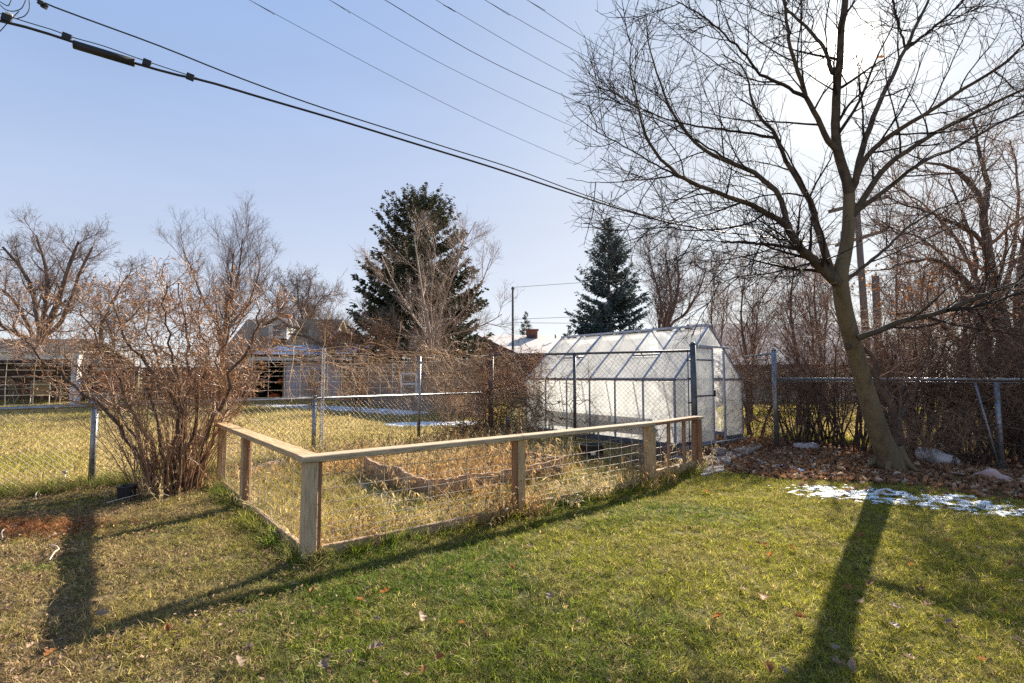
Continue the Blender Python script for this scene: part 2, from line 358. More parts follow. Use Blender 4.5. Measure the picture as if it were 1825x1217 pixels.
def lawn_col(x, y):
    z = zones(x, y); n1 = fbm(x, y, .9, 11); n2 = fbm(x, y, 3.2, 23); n3 = fbm(x, y, .45, 37)
    def mix(a, b, w): return a * (1 - w[..., None]) + b * w[..., None]
    c = np.broadcast_to(OLIVE, x.shape + (3,)).copy()
    g = np.exp(-(((x + .25) / 1.35) ** 2 + ((y - 2.7) / 1.5) ** 2)) * .8 + sstep(.52, .72, n1) * .55 + .5 * np.exp(-(((x - 1.6) / .6) ** 2 + ((y - 5.1) / .5) ** 2))
    c = mix(c, GREEN, np.clip(g + (n2 - .5) * .5, 0, 1))
    br = sstep(-.35, 1.1, (.15 - .53 * y) - x + (n1 - .5) * 1.6 + (n2 - .5) * .9)
    c = mix(c, BROWN * .9 + STRAW * .25, br * (.5 + .45 * sstep(.3, .7, fbm(x, y, 1.9, 57))))
    c = mix(c, GREEN * 1.1, br * sstep(.58, .74, fbm(x, y, 2.3, 67)) * .7)
    c = mix(c, STRAW * .8, sstep(.5, .75, n2) * .35)
    nb = mix(np.broadcast_to(STRAW, c.shape), OLIVE * 1.1, np.clip(sstep(.45, .75, n3) * .6 + sstep(1.2, .1, y - low_y(x)) * .55, 0, 1))
    c = np.where(z['neigh'][..., None], nb, c)
    c = np.where(z['garden'][..., None], mix(np.broadcast_to(STRAW * .95, c.shape), OLIVE, sstep(.45, .7, n2) * .35), c)
    c = np.where(z['beyond'][..., None], mix(np.broadcast_to(STRAW * .9, c.shape), OLIVE * 1.2, sstep(.35, .65, n3)), c)
    return c, z

# ------------------------------------------------------------------ ground
gv = np.array([[-400, -60, -.03], [400, -60, -.03], [400, 700, -.03], [-400, 700, -.03]])
M['ground_far'] = mat('ground_far', (.25, .20, .09), (.16, .14, .06), .95, .3, coord='Object')
tag(ob('ground', mesh_np('ground', gv, [[0, 1, 2, 3]]), 'ground_far'), kind='structure')
xs = np.arange(-32, 32.01, .16); ys = np.arange(-4, 44.01, .16)
X, Y = np.meshgrid(xs, ys, indexing='ij'); c, z = lawn_col(X, Y)
mound = lambda x, y: .09 * np.exp(-((x - 5.1) ** 2 + (y - 6.7) ** 2) / 1.2)
Z = (fbm(X, Y, 1.3, 61) - .5) * .045 * (z['front'] | z['neigh']) - .012 + mound(X, Y)
soil = SOIL * (0.7 + .6 * fbm(X, Y, 4, 71))[..., None]
gc = c * .26 + soil * .4
gc = gc * (1 - z['bed'][..., None]) + np.array([.12, .06, .035]) * z['bed'][..., None]
under = (z['rdist'] > -.2) & (z['rdist'] < 1.6) & (X > 3.5) & (Y > 4)
gc = np.where(under[..., None], np.array([.10, .055, .035]), gc)
nx, ny = X.shape; idx = np.arange(nx * ny).reshape(nx, ny)
Q = np.stack([idx[:-1, :-1], idx[1:, :-1], idx[1:, 1:], idx[:-1, 1:]], -1).reshape(-1, 4)
lawn_me = mesh_np('lawn', np.stack([X, Y, Z], -1), Q, smooth=True)
ca = lawn_me.color_attributes.new('tint', 'FLOAT_COLOR', 'POINT')
ca.data.foreach_set('color', np.concatenate([gc, np.ones(gc.shape[:2] + (1,))], -1).astype(np.float32).ravel())
gm = bpy.data.materials.new('lawn_soil'); gm.use_nodes = True; t = gm.node_tree; b = t.nodes['Principled BSDF']; b.inputs['Roughness'].default_value = .95; b.inputs['Specular IOR Level'].default_value = .1
at = _n(t, 'ShaderNodeAttribute', attribute_name='tint'); tc = _n(t, 'ShaderNodeTexCoord'); nz = _n(t, 'ShaderNodeTexNoise'); nz.inputs['Scale'].default_value = 22; nz.inputs['Detail'].default_value = 6
t.links.new(tc.outputs['Object'], nz.inputs[0]); mr = _n(t, 'ShaderNodeMapRange'); mr.inputs['From Min'].default_value = .3; mr.inputs['From Max'].default_value = .7; mr.inputs['To Min'].default_value = .4; mr.inputs['To Max'].default_value = 1.6
t.links.new(nz.outputs[0], mr.inputs['Value']); vm = _n(t, 'ShaderNodeVectorMath', operation='SCALE'); t.links.new(at.outputs['Color'], vm.inputs[0]); t.links.new(mr.outputs[0], vm.inputs['Scale']); t.links.new(vm.outputs[0], b.inputs['Base Color'])
bp = _n(t, 'ShaderNodeBump'); bp.inputs['Strength'].default_value = .7; bp.inputs['Distance'].default_value = .03; t.links.new(nz.outputs[0], bp.inputs['Height']); t.links.new(bp.outputs[0], b.inputs['Normal'])
tag(ob('lawn', lawn_me, gm), kind='structure')
def ground_z(x, y):
    zz = zones(x, y); return (fbm(x, y, 1.3, 61) - .5) * .045 * (zz['front'] | zz['neigh']) - .012 + mound(x, y)

# ------------------------------------------------------------------ scattered stuff through geometry nodes
def tuft(name, rng, nb, h, spread, lean, w, m, seg=2):
    V = []; Q = []
    for i in range(nb):
        a = rng.random() * 6.28; rr = spread * math.sqrt(rng.random()); bx, by = rr * math.cos(a), rr * math.sin(a)
        la = rng.random() * 6.28; hh = h * rng.uniform(.5, 1.15); ln = lean * rng.uniform(.3, 1.4) * hh; ww = w * rng.uniform(.7, 1.2)
        fa = rng.random() * 3.14; fx, fy = math.cos(fa), math.sin(fa); o = len(V)
        for k in range(seg + 1):
            f = k / seg; px = bx + math.cos(la) * ln * f ** 1.8; py = by + math.sin(la) * ln * f ** 1.8; pz = hh * (f - .22 * lean * f * f) - .004
            wk = ww * (1 - .85 * f ** 1.5)
            V += [(px - fx * wk, py - fy * wk, pz), (px + fx * wk, py + fy * wk, pz)]
        for k in range(seg): Q.append((o + 2 * k, o + 2 * k + 1, o + 2 * k + 3, o + 2 * k + 2))
    me = mesh_np(name, V, Q); me.materials.append(M[m]); return bpy.data.objects.new(name, me)
def leaf_mesh(name, rng, size, m, lobes=True, curl=.5):
    n = 13; pts = []
    for i in range(n):
        f = i / (n - 1); base = math.sin(math.pi * min(1, f * 1.02) ** .8) * .42
        if lobes: base *= (1 + .42 * math.sin(f * 19)) if 0.05 < f < .95 else 1
        pts.append((f - .5, max(base, .015)))
    V = []; Q = []
    for f, wd in pts:
        for sgn in (-1, 0, 1):
            y = sgn * wd * size; x = f * size
            zz = curl * size * (.9 * (abs(sgn) * wd) ** 1.3 + .5 * (f + .1) ** 2) + rng.normal() * .02 * size
            V.append((x, y * (1 - .3 * curl), zz))
    for i in range(n - 1):
        for k in range(2): Q.append((i * 3 + k, i * 3 + k + 1, i * 3 + 4 + k, i * 3 + 3 + k))
    me = mesh_np(name, V, Q, smooth=True); me.materials.append(M[m]); return me
def scatter(name, protos, pts, rot, scl, col, kind_idx, label):
    me = bpy.data.meshes.new(name); n = len(pts); me.vertices.add(n); me.vertices.foreach_set('co', np.asarray(pts, np.float32).ravel())
    a = me.attributes.new('rot', 'FLOAT_VECTOR', 'POINT'); a.data.foreach_set('vector', np.asarray(rot, np.float32).ravel())
    a = me.attributes.new('scl', 'FLOAT', 'POINT'); a.data.foreach_set('value', np.asarray(scl, np.float32))
    a = me.attributes.new('kindof', 'INT', 'POINT'); a.data.foreach_set('value', np.asarray(kind_idx, np.int32))
    a = me.attributes.new('col', 'FLOAT_COLOR', 'POINT'); a.data.foreach_set('color', np.concatenate([col, np.ones((n, 1))], 1).astype(np.float32).ravel())
    o = bpy.data.objects.new(name, me); COL.objects.link(o); tag(o, label, name.replace('_', ' '), None, 'stuff')
    g = bpy.data.node_groups.new(name, 'GeometryNodeTree')
    g.interface.new_socket('Geometry', in_out='INPUT', socket_type='NodeSocketGeometry'); g.interface.new_socket('Geometry', in_out='OUTPUT', socket_type='NodeSocketGeometry')
    gi = g.nodes.new('NodeGroupInput'); go = g.nodes.new('NodeGroupOutput'); j = g.nodes.new('GeometryNodeJoinGeometry')
    def attr(nm, ty):
        x = g.nodes.new('GeometryNodeInputNamedAttribute'); x.data_type = ty; x.inputs['Name'].default_value = nm
        return [s for s in x.outputs if s.enabled and s.name == 'Attribute'][0]
    ar, asc, ak = attr('rot', 'FLOAT_VECTOR'), attr('scl', 'FLOAT'), attr('kindof', 'INT')
    for i, p in enumerate(protos):
        oi = g.nodes.new('GeometryNodeObjectInfo'); oi.inputs['Object'].default_value = p; oi.inputs['As Instance'].default_value = True
        cmp = g.nodes.new('FunctionNodeCompare'); cmp.data_type = 'INT'; cmp.operation = 'EQUAL'
        ins = [s for s in cmp.inputs if s.enabled]; g.links.new(ak, ins[0]); ins[1].default_value = i
        ip = g.nodes.new('GeometryNodeInstanceOnPoints'); g.links.new(gi.outputs[0], ip.inputs['Points']); g.links.new(oi.outputs['Geometry'], ip.inputs['Instance'])
        g.links.new(cmp.outputs['Result'], ip.inputs['Selection']); g.links.new(ar, ip.inputs['Rotation']); g.links.new(asc, ip.inputs['Scale'])
        g.links.new(ip.outputs[0], j.inputs[0])
    g.links.new(j.outputs[0], go.inputs[0])
    md = o.modifiers.new('scatter', 'NODES'); md.node_group = g
    return o
def rand_rot(rng, n, tilt=.25):
    return np.stack([rng.normal(0, tilt, n), rng.normal(0, tilt, n), rng.random(n) * 6.283], 1)
def in_view(x, y, m=1.12): return (np.abs(x) < m * (y + .6)) & (y > 1.5)

rng = np.random.default_rng(3)
short = [tuft('grass_tuft', rng, 26, .036, .05, 1.2, .0019, 'grass') for _ in range(4)]
longt = [tuft('grass_tuft', rng, 20, .15, .055, 1.0, .0026, 'grass', 3) for _ in range(3)]
coarse = [tuft('grass_tuft', rng, 26, .065, .095, .9, .0045, 'grass') for _ in range(3)]
def sample(rng, n, x0, x1, y0, y1, near=False):
    x = rng.uniform(x0, x1, n)
    y = rng.uniform(y0, y1, n)
    k = in_view(x, y); return x[k], y[k]
# front lawn
x, y = sample(rng, 190000, -7.6, 8.6, 1.7, 8.6)
c, z = lawn_col(x, y)
dens = np.where(y < 4.2, 1.0, .72); dens = dens * (1 - .97 * z['bed'])
br = sstep(-.2, 1.2, (.15 - .53 * y) - x + (fbm(x, y, .9, 11) - .5) * 1.6); dens *= (1 - .55 * br) * (.45 + 1.0 * sstep(.3, .6, fbm(x, y, 5.5, 123)))
k = (z['front']) & (rng.random(len(x)) < dens) & (z['rdist'] < .3)
x, y, c = x[k], y[k], c[k]; n = len(x)
c = c * (rng.normal(1, .22, (n, 1)).clip(.4, 1.8)); mixk = rng.random(n) < .2 * .9; c[mixk] = STRAW * rng.uniform(.6, 1.1, (mixk.sum(), 1))
scatter('grass', short, np.stack([x, y, ground_z(x, y)], 1), rand_rot(rng, n), rng.uniform(.6, 1.25, n), c, rng.integers(0, 4, n), 'short winter lawn grass, green in the middle and dry brown at the left')
def strip_mask(a, b, w):
    a = np.array(a); b = np.array(b); d = b - a; L = np.linalg.norm(d); d = d / L
    def f(X, Y):
        s = (X - a[0]) * d[0] + (Y - a[1]) * d[1]; t = -(X - a[0]) * d[1] + (Y - a[1]) * d[0]
        return np.clip(1.15 - (t / w) ** 2 * .6 - np.clip(-s, 0, 9) * 2 - np.clip(s - L, 0, 9) * 2, -2, 1)
    return f
SN = [strip_mask(G(470, 722)[:2], G(760, 738)[:2], 1.3), strip_mask(G(715, 759)[:2], G(835, 757)[:2], .42)]
# neighbour lawn
x, y = sample(rng, 120000, -26, 1, 3.0, 27); c, z = lawn_col(x, y); k = z['neigh'] & (rng.random(len(x)) < np.interp(y, [5, 12, 25], [1, .8, .45])); x, y, c = x[k], y[k], c[k]; n = len(x)
gk = (SN[0](x, y) > .75) | (SN[1](x, y) > .3); k = ~gk | (rng.random(n) < .06); x, y, c = x[k], y[k], c[k]; n = len(x)
c = c * rng.normal(1, .15, (n, 1)).clip(.5, 1.5)
scatter('dry_grass', coarse, np.stack([x, y, ground_z(x, y)], 1), rand_rot(rng, n), np.interp(y, [5, 20], [.9, 1.8]) * rng.uniform(.7, 1.2, n), c, rng.integers(0, 3, n), "golden dry grass of the neighbour's lawn behind the low chain link fence")
# lawn beyond the right hand fence
x = rng.uniform(5, 26, 26000); y = rng.uniform(8, 24, 26000); c, z = lawn_col(x, y); k = z['beyond'] & in_view(x, y); x, y, c = x[k], y[k], c[k]; n = len(x)
scatter('yellow_grass', coarse, np.stack([x, y, ground_z(x, y)], 1), rand_rot(rng, n), rng.uniform(1, 1.9, n), c, rng.integers(0, 3, n), 'sunlit yellow grass seen through the thicket beyond the right fence')
# long grass: garden, along the fences, behind the shrub
x, y = sample(rng, 60000, -7, 3.5, 2.5, 11); c, z = lawn_col(x, y)
dl = np.abs(y - low_y(x)) / 1.35; db = np.minimum(np.abs(z['t']) + 10 * (z['s'] < -.1) + 10 * (z['s'] > 5), np.abs(z['s']) + 10 * (z['t'] < -.1) + 10 * (z['t'] > 3.2))
bedf = (z['s'] > 1.4) & (z['t'] > .75) & (z['s'] < 3.5) | ((z['t'] > .2) & (z['t'] < .62) & (z['s'] > 1.2))
pr = np.where(z['garden'], np.where(bedf, .15, .42), 0) + np.where((dl < .35) & (x < -.5), .55, 0) + np.where((db < .14) & z['front'], .6 - 1.5 * db, 0)
k = rng.random(len(x)) < pr; x, y, c = x[k], y[k], c[k]; n = len(x)
c = c * rng.normal(1.05, .2, (n, 1)).clip(.5, 1.6); gk = rng.random(n) < np.where((pr[k] > .1) & zones(x, y)['garden'], .09, .3); c[gk] = GREEN * rng.uniform(.8, 1.6, (gk.sum(), 1))
scatter('long_grass', longt, np.stack([x, y, ground_z(x, y)], 1), rand_rot(rng, n, .35), rng.uniform(.5, 1.25, n), c, rng.integers(0, 3, n), 'long straw coloured grass inside the garden fence and along the posts')

# dry weeds in the garden: stalks with curled leaflets
def weed(name, rng, h):
    tb_v = []; tb_q = []
    def strip(P, w):
        o = len(tb_v); side = np.array([math.cos(rng.random() * 6), math.sin(rng.random() * 6), 0]) * w
        for i, p in enumerate(P):
            f = i / (len(P) - 1); tb_v.extend([p - side * (1 - .8 * f), p + side * (1 - .8 * f)])
        for i in range(len(P) - 1): tb_q.append((o + 2 * i, o + 2 * i + 1, o + 2 * i + 3, o + 2 * i + 2))
    for s in range(6):
        d = np.array([rng.normal(0, .55), rng.normal(0, .55), 1.0]); d /= np.linalg.norm(d); p = np.array([rng.normal(0, .04), rng.normal(0, .04), 0.]); P = [p]; hh = h * rng.uniform(.5, 1.1)
        for k in range(6):
            d = d + rng.normal(0, .16, 3) - np.array([0, 0, .07]); d /= np.linalg.norm(d); p = p + d * hh / 6; P.append(p)
            if k > 0:
                for _ in range(3):
                    e = rng.normal(0, 1, 3); e[2] -= .3; e /= np.linalg.norm(e); l = rng.uniform(.03, .075)
                    strip([p, p + e * l * .5 + rng.normal(0, .006, 3), p + e * l + np.array([0, 0, -.4 * l])], rng.uniform(.004, .010))
        strip(P, .0028)
    me = mesh_np(name, np.array(tb_v), tb_q); me.materials.append(M['weed']); return bpy.data.objects.new(name, me)
weeds = [weed('weed', rng, h) for h in (.34, .42, .28, .5)]
x, y = sample(rng, 9000, -4, 3.2, 3.4, 10.6); z = zones(x, y); s_, t_ = z['s'], z['t']
back = np.exp(-((t_ - 2.75) / .6) ** 2) * (s_ > .9) * (s_ < 4.3); edge = np.exp(-(t_ / .14) ** 2) * .35 + np.exp(-((t_ - 3.9) / .5) ** 2) * .5 + np.exp(-(np.abs(s_) / .12) ** 2) * .35
fr = z['front'] * (np.exp(-(np.abs(t_) / .16) ** 2) * (s_ > 1.3) * (s_ < 4.4) * .5 + np.exp(-(((x + 3.9) / .6) ** 2 + ((y - 6.) / .5) ** 2)) * .5)
pr = np.where(z['garden'], .10 + .85 * back + edge, fr) * (.35 + 1.1 * fbm(x, y, 1.6, 91))
path = ((s_ < 1.25) & (t_ > .2)) | ((t_ > .2) & (t_ < .62)); pr = np.where(path, pr * .35, pr)
inbed = (s_ > 1.42) & (t_ > .85) & (t_ < 2.3) & (s_ < 3.5); pr = np.where(inbed, .75, pr)
k = rng.random(len(x)) < pr; x, y = x[k], y[k]; n = len(x); w = rng.random((n, 1)); w2 = np.clip(sstep(.4, .7, fbm(x, y, 1.1, 95)) + .45 * inbed[k], 0, 1)[:, None]
c = (np.array([.58, .45, .22]) * (1 - w2) + np.array([.48, .30, .125]) * w2) * (.55 + .8 * w)
scatter('dry_weeds', weeds, np.stack([x, y, ground_z(x, y)], 1), rand_rot(rng, n, .25), rng.uniform(.45, 1.15, n), c, rng.integers(0, 4, n), 'tangled orange and straw dry weeds filling the raised beds behind the wooden rail')

# leaf litter
lit = []
for i in range(4):
    lm = leaf_mesh('litter_leaf', rng, .075, 'litter', i % 2 == 0, .7 + .35 * i); lit.append(bpy.data.objects.new('litter_leaf', lm))
n0 = 42000; x = rng.uniform(1.8, 11, n0); y = rng.uniform(3, 12, n0); z = zones(x, y)
pr = z['bed'] * (z['rdist'] < 1.6) * .8 * (.35 + 1.1 * fbm(x, y, 1.3, 44)) + .05 * sstep(-1.2, .0, y - bed_edge(x)) * (x > 2.3) * z['front']
k = (rng.random(n0) < pr) & in_view(x, y, 1.2); x, y = x[k], y[k]; n = len(x); w = rng.random((n, 1))
c = np.array([.44, .235, .115]) * (1 - w) + np.array([.20, .105, .06]) * w; pl = rng.random(n) < .12; c[pl] = np.array([.60, .46, .33])
scatter('leaf_litter', lit, np.stack([x, y, ground_z(x, y) + rng.uniform(.004, .035, n)], 1), rand_rot(rng, n, .5), rng.uniform(.5, 1.3, n), c, rng.integers(0, 4, n), 'carpet of red brown fallen leaves under the thicket by the maple')
n0 = 60000; x = rng.uniform(-7, 7.5, n0); y = rng.uniform(1.6, 7, n0); z = zones(x, y)
br = sstep(-.7, .9, (.15 - .53 * y) - x + (fbm(x, y, .9, 11) - .5) * 1.6)
pr = z['front'] * (.03 + .9 * br) * (.3 + 1.2 * sstep(.35, .65, fbm(x, y, 4, 133))); k = (rng.random(n0) < pr) & in_view(x, y); x, y = x[k], y[k]; n = len(x); w = rng.random((n, 1))
c = np.array([.44, .30, .19]) * (1 - w) + np.array([.13, .075, .04]) * w
rust = np.exp(-(((x + 4.25) / .55) ** 2 + ((y - 4.4) / .2) ** 2)) > .3 + .5 * rng.random(n); c[rust] = np.array([.33, .155, .07]) * rng.uniform(.6, 1.3, (rust.sum(), 1))
scatter('leaf_crumbs', lit, np.stack([x, y, ground_z(x, y) + rng.uniform(.01, .04, n)], 1), rand_rot(rng, n, .5), rng.uniform(.12, .42, n), c, rng.integers(0, 4, n), 'crumbled pale leaf bits strewn through the dry grass at the left')
n0 = 1300; x = rng.normal(-4.25, .42, n0); y = rng.normal(4.4, .15, n0); c = np.array([.36, .16, .065]) * rng.uniform(.5, 1.3, (n0, 1))
scatter('rust_needles', [short[0], short[1]], np.stack([x, y, ground_z(x, y) + .004], 1), rand_rot(rng, n0, .9), rng.uniform(.5, 1.1, n0), c, rng.integers(0, 2, n0), 'rust red patch of dead needles on the lawn at the left edge')

# snow
def snow(name, label, x0, x1, y0, y1, mask, seed, step=.022, th=.5, hgt=.03, amp=1.1, nsc=4.5):
    xs = np.arange(x0, x1, step); ys = np.arange(y0, y1, step); X, Y = np.meshgrid(xs, ys, indexing='ij')
    m = mask(X, Y) - th + (fbm(X * .9 + Y * .3, Y * 1.2 - X * .2, nsc, seed, 4) - .5) * amp
    Z = ground_z(X, Y) + .006 + np.sqrt(np.clip(m, 0, .3) / .3) * hgt + (noise2(X, Y, 30, seed + 3) - .5) * .012
    keep = m > 0; q = keep[:-1, :-1] & keep[1:, :-1] & keep[1:, 1:] & keep[:-1, 1:]
    idx = np.arange(X.size).reshape(X.shape); Q = np.stack([idx[:-1, :-1], idx[1:, :-1], idx[1:, 1:], idx[:-1, 1:]], -1)[q]
    used = np.unique(Q); remap = np.full(X.size, -1); remap[used] = np.arange(len(used))
    V = np.stack([X, Y, Z], -1).reshape(-1, 3)[used]
    return tag(ob(name, mesh_np(name, V, remap[Q], smooth=True), 'snow'), label, 'snow', None, 'stuff')
a, b_ = G(1440, 876)[:2], G(1770, 905)[:2]
snow('snow_patch', 'broken melting snow streak on the lawn in front of the maple', 2.6, 5.6, 4.3, 6.4, strip_mask(a, b_, .36), 3, step=.010, th=.76, hgt=.015, amp=2.5, nsc=13)
a, b_ = G(1345, 822)[:2], G(1410, 838)[:2]
snow('snow_patch', 'small snow scrap by the flagstones right of the greenhouse', 3, 4.6, 6, 7.8, strip_mask(a, b_, .10), 9, th=.75, hgt=.02)
a, b_ = G(470, 722)[:2], G(760, 738)[:2]
snow('snow_patch', "thin snow lying in the shade of the neighbour's plank fence", -11, -1, 13, 22, strip_mask(a, b_, 1.3), 13, .05, .62, .04, 1.8)
a, b_ = G(715, 759)[:2], G(835, 757)[:2]
snow('snow_patch', "bright snow patch beside the vine mass on the neighbour's lawn", -4.5, -.6, 11.5, 15, strip_mask(a, b_, .5), 17, .03, .25, .06)
a, b_ = G(640, 862)[:2], G(712, 898)[:2]
snow('snow_patch', 'little strip of snow beside the raised bed inside the garden', -2.6, -.8, 4.8, 7, strip_mask(a, b_, .09), 21, .015, .55, .03)
snow('snow_patch', 'scrap of snow on the ground inside the gate', 1.6, 3, 7, 8.6, strip_mask(G(1165, 812)[:2], G(1215, 818)[:2], .1), 29, .02, .5, .03)

# ------------------------------------------------------------------ wooden garden fence
g3 = lambda p, z=0: np.array([p[0], p[1], z])
gf = thing('garden_fence', 'low wooden garden fence with flat top rail and square wire panels', 'fence', g3(C0))
UP = (0, 0, 1); RZ = .735
def post(name, p, ang2, w, h, m, parent): return board(name, g3(p, -.12), g3(p, h), w, w, m, parent, side=(ang2[0], ang2[1], 0))
post('post', C0, U2, .09, RZ - .045, 'wood_grey', gf); post('post', P1, U2, .085, RZ - .045, 'wood', gf)
post('post', P2, U2, .09, RZ - .045, 'wood', gf); post('post', L1, V2, .085, RZ - .045, 'wood', gf); post('post', L2, V2, .085, RZ - .045, 'wood', gf)
for p, d, s in ((C0, U2, 1), (P1, U2, -1), (L1, V2, 1), (L1, V2, -1)):
    q = p + d * s * .062; board('batten', g3(q, .0), g3(q, RZ - .046), .034, .05, 'wood_red', gf, side=(d[0], d[1], 0))
def capboard(a, b, ea, eb, m):
    d = (b - a) / np.linalg.norm(b - a); return board('top_rail', g3(a - d * ea, RZ - .0225), g3(b + d * eb, RZ - .0225), .135, .043, m, gf, side=(-d[1], d[0], 0), bev=.005)
capboard(C0, P1, .075, .0, 'wood_grey'); capboard(P1, P2, -.003, .05, 'wood_grey')
capboard(C0, L1, -.07, .0, 'wood'); capboard(L1, L2, -.003, .1, 'wood')
def kick(a, b, m):
    d = (b - a) / np.linalg.norm(b - a); board('bottom_board', g3(a + d * .05, .045), g3(b - d * .05, .03), .09, .04, m, gf, side=(0, 0, 1))
kick(C0, P1, 'wood_bed'); kick(P1, P2, 'wood_bed'); kick(C0, L1, 'wood_bed'); kick(L1, L2, 'wood_bed')
def hogwire(name, a, b, zs, step, r, m, parent, z0=None, wob=.004, seed=0):
    rg = np.random.default_rng(seed); a = np.array(a); b = np.array(b); L = np.linalg.norm(b - a); d = (b - a) / L; T = Tubes(); nrm = np.array([-d[1], d[0], 0]) * r * 1.8
    n = 9
    for z in zs:
        P = np.stack([g3(a + d * f * L, z) for f in np.linspace(0, 1, n)]); P += rg.normal(0, wob, P.shape); T.add(P, r, 4)
    for s in np.arange(step * .6, L, step):
        P = np.stack([g3(a + d * s, zz) for zz in np.linspace(zs[0] if z0 is None else z0, zs[-1], 5)]) + nrm; P += rg.normal(0, wob * .6, P.shape); T.add(P, r, 4)
    return T.obj(name, m, parent)
HZ = [.085, .125, .175, .235, .305, .39, .48, .58, .675]
hogwire('wire_panel', C0 + U2 * .06, P1 - U2 * .06, HZ, .195, .0024, 'wire_tan', gf, seed=1); hogwire('wire_panel', P1 + U2 * .05, P2 - U2 * .05, HZ, .195, .0024, 'wire_tan', gf, seed=2)
hogwire('wire_panel', C0 + V2 * .06, L1 - V2 * .06, HZ, .195, .0024, 'wire_tan', gf, seed=3); hogwire('wire_panel', L1 + V2 * .06, L2 - V2 * .03, HZ, .195, .0024, 'wire_tan', gf, seed=4)

# gate
du = (G2 - P2) / np.linalg.norm(G2 - P2); gs = np.array([-du[1], du[0], 0])
gt = thing('garden_gate', 'narrow wooden garden gate with two slats and wire, beside the greenhouse corner', 'gate', g3(P2 + du * .08))
ga, gb = P2 + du * .085, G2 - du * .075
board('stile', g3(ga, .06), g3(ga, RZ - .07), .07, .05, 'wood', gt, side=(du[0], du[1], 0)); board('stile', g3(gb, .06), g3(gb, RZ - .07), .07, .05, 'wood_red', gt, side=(du[0], du[1], 0))
board('top_rail', g3(ga - du * .03, RZ - .025), g3(gb + du * .01, RZ - .015), .12, .04, 'wood_red', gt, side=gs); board('bottom_rail', g3(ga + du * .037, .10), g3(gb - du * .037, .10), .09, .045, 'wood', gt, side=UP)
for f in (.36, .73):
    q = ga + (gb - ga) * f; board('slat', g3(q, .147), g3(q, RZ - .047), .042, .035, 'wood_red', gt, side=(du[0], du[1], 0))
hogwire('wire_panel', ga + du * .03 - gs[:2] * .028, gb - du * .03 - gs[:2] * .028, [.16, .24, .32, .42, .53, .63], .19, .0022, 'wire', gt, seed=5)
pole('latch', g3(ga - du * .07, RZ - .10) - gs * .05, g3(ga + du * .03, RZ - .10) - gs * .05, .011, 'steel', gt, 8)
ge = thing('gate_post', 'reddish wooden post closing the right end of the garden gate', 'post', g3(G2))
post('post', G2, du, .10, RZ - .04, 'wood_red', ge); board('cap', g3(G2 - du * .062, RZ - .018), g3(G2 + du * .075, RZ - .018), .13, .04, 'wood_grey', ge, side=gs)

# ------------------------------------------------------------------ chain link fences
def chainlink(name, a, b, z0, z1, parent, m='wire', cell=.078, r=.0021):
    a = np.array(a); b = np.array(b); L = np.linalg.norm(b - a); d = (b - a) / L; hh = z1 - z0; T = Tubes(); nr = np.array([-d[1], d[0], 0]) * .003
    ss = np.arange(-hh, L, cell); segs = []
    for sg in (1, -1):
        for s in ss:
            s0, s1 = max(s, 0), min(s + hh, L)
            if s1 - s0 < .02: continue
            f0, f1 = (s0 - s) / hh, (s1 - s) / hh
            if sg < 0: f0, f1 = 1 - f0, 1 - f1
            p, q = g3(a + d * s0, z0 + f0 * hh) + nr * sg, g3(a + d * s1, z0 + f1 * hh) + nr * sg
            segs.append((p, (p + q) / 2 + nr * .6 * sg, q))
    T.add(np.array(segs), r, 3); return T.obj(name, m, parent)
lf = thing('chain_link_fence', "low chain link fence with a raised wire grid along the neighbour's lawn", 'fence', (-5.05, 6.16, 0))
lp = lambda x: np.array([x, low_y(x)])
LX = [-7.6, -5.05, -3.09, -1.69, -.43]
for x in (-7.6, -5.05, -3.09, -1.69): pole('post', g3(lp(x), -.1), g3(lp(x), .95 if x < -2 else 1.66), .03 if x > -2 else .034, 'steel', lf, 12)
for x in (-5.05, -3.09): pole('post_cap', g3(lp(x), .951), g3(lp(x), .985), .04, 'steel', lf, 12)
pole('top_rail', g3(lp(-7.6), .92), g3(lp(-.47), .95), .021, 'steel', lf, 10)
T = Tubes(); 
for s in np.arange(-7.4, -.5, .058):                        # twisted wire ends standing above the rail
    p = g3(lp(s), .94); T.add(np.stack([p, p + np.array([.008, 0, .035])]), .0022, 3)
T.obj('wire_ends', 'wire', lf)['kind'] = 'stuff'
for i in range(4): chainlink('mesh', lp(LX[i] + .03), lp(LX[i + 1] - .03), .03, .91, lf)
EZ = [.965, 1.08, 1.19, 1.28, 1.36, 1.43, 1.49, 1.55, 1.61, 1.66]
hogwire('wire_grid', lp(-7.6), lp(-3.12) + np.array([0, .05]), EZ, .23, .0036, 'wire', lf, wob=.006, seed=8); hogwire('wire_grid', lp(-3.06) + np.array([0, .05]), lp(-.47), EZ, .23, .0034, 'wire', lf, wob=.006, seed=9)
# perforated U post
up = g3(lp(-2.99)); bm = bmesh.new()
for k in range(50):
    z0 = .02 + k * .0345
    for dx, w in ((-.02, .012), (.02, .012)):
        r = bmesh.ops.create_cube(bm, size=1.0); bmesh.ops.scale(bm, vec=(w, .008, .0346), verts=r['verts']); bmesh.ops.translate(bm, vec=(up[0] + dx, up[1] - .03, z0), verts=r['verts'])
    r = bmesh.ops.create_cube(bm, size=1.0); bmesh.ops.scale(bm, vec=(.028, .008, .017), verts=r['verts']); bmesh.ops.translate(bm, vec=(up[0], up[1] - .03, z0), verts=r['verts'])
from_bm('perforated_post', bm, 'white_paint', lf)

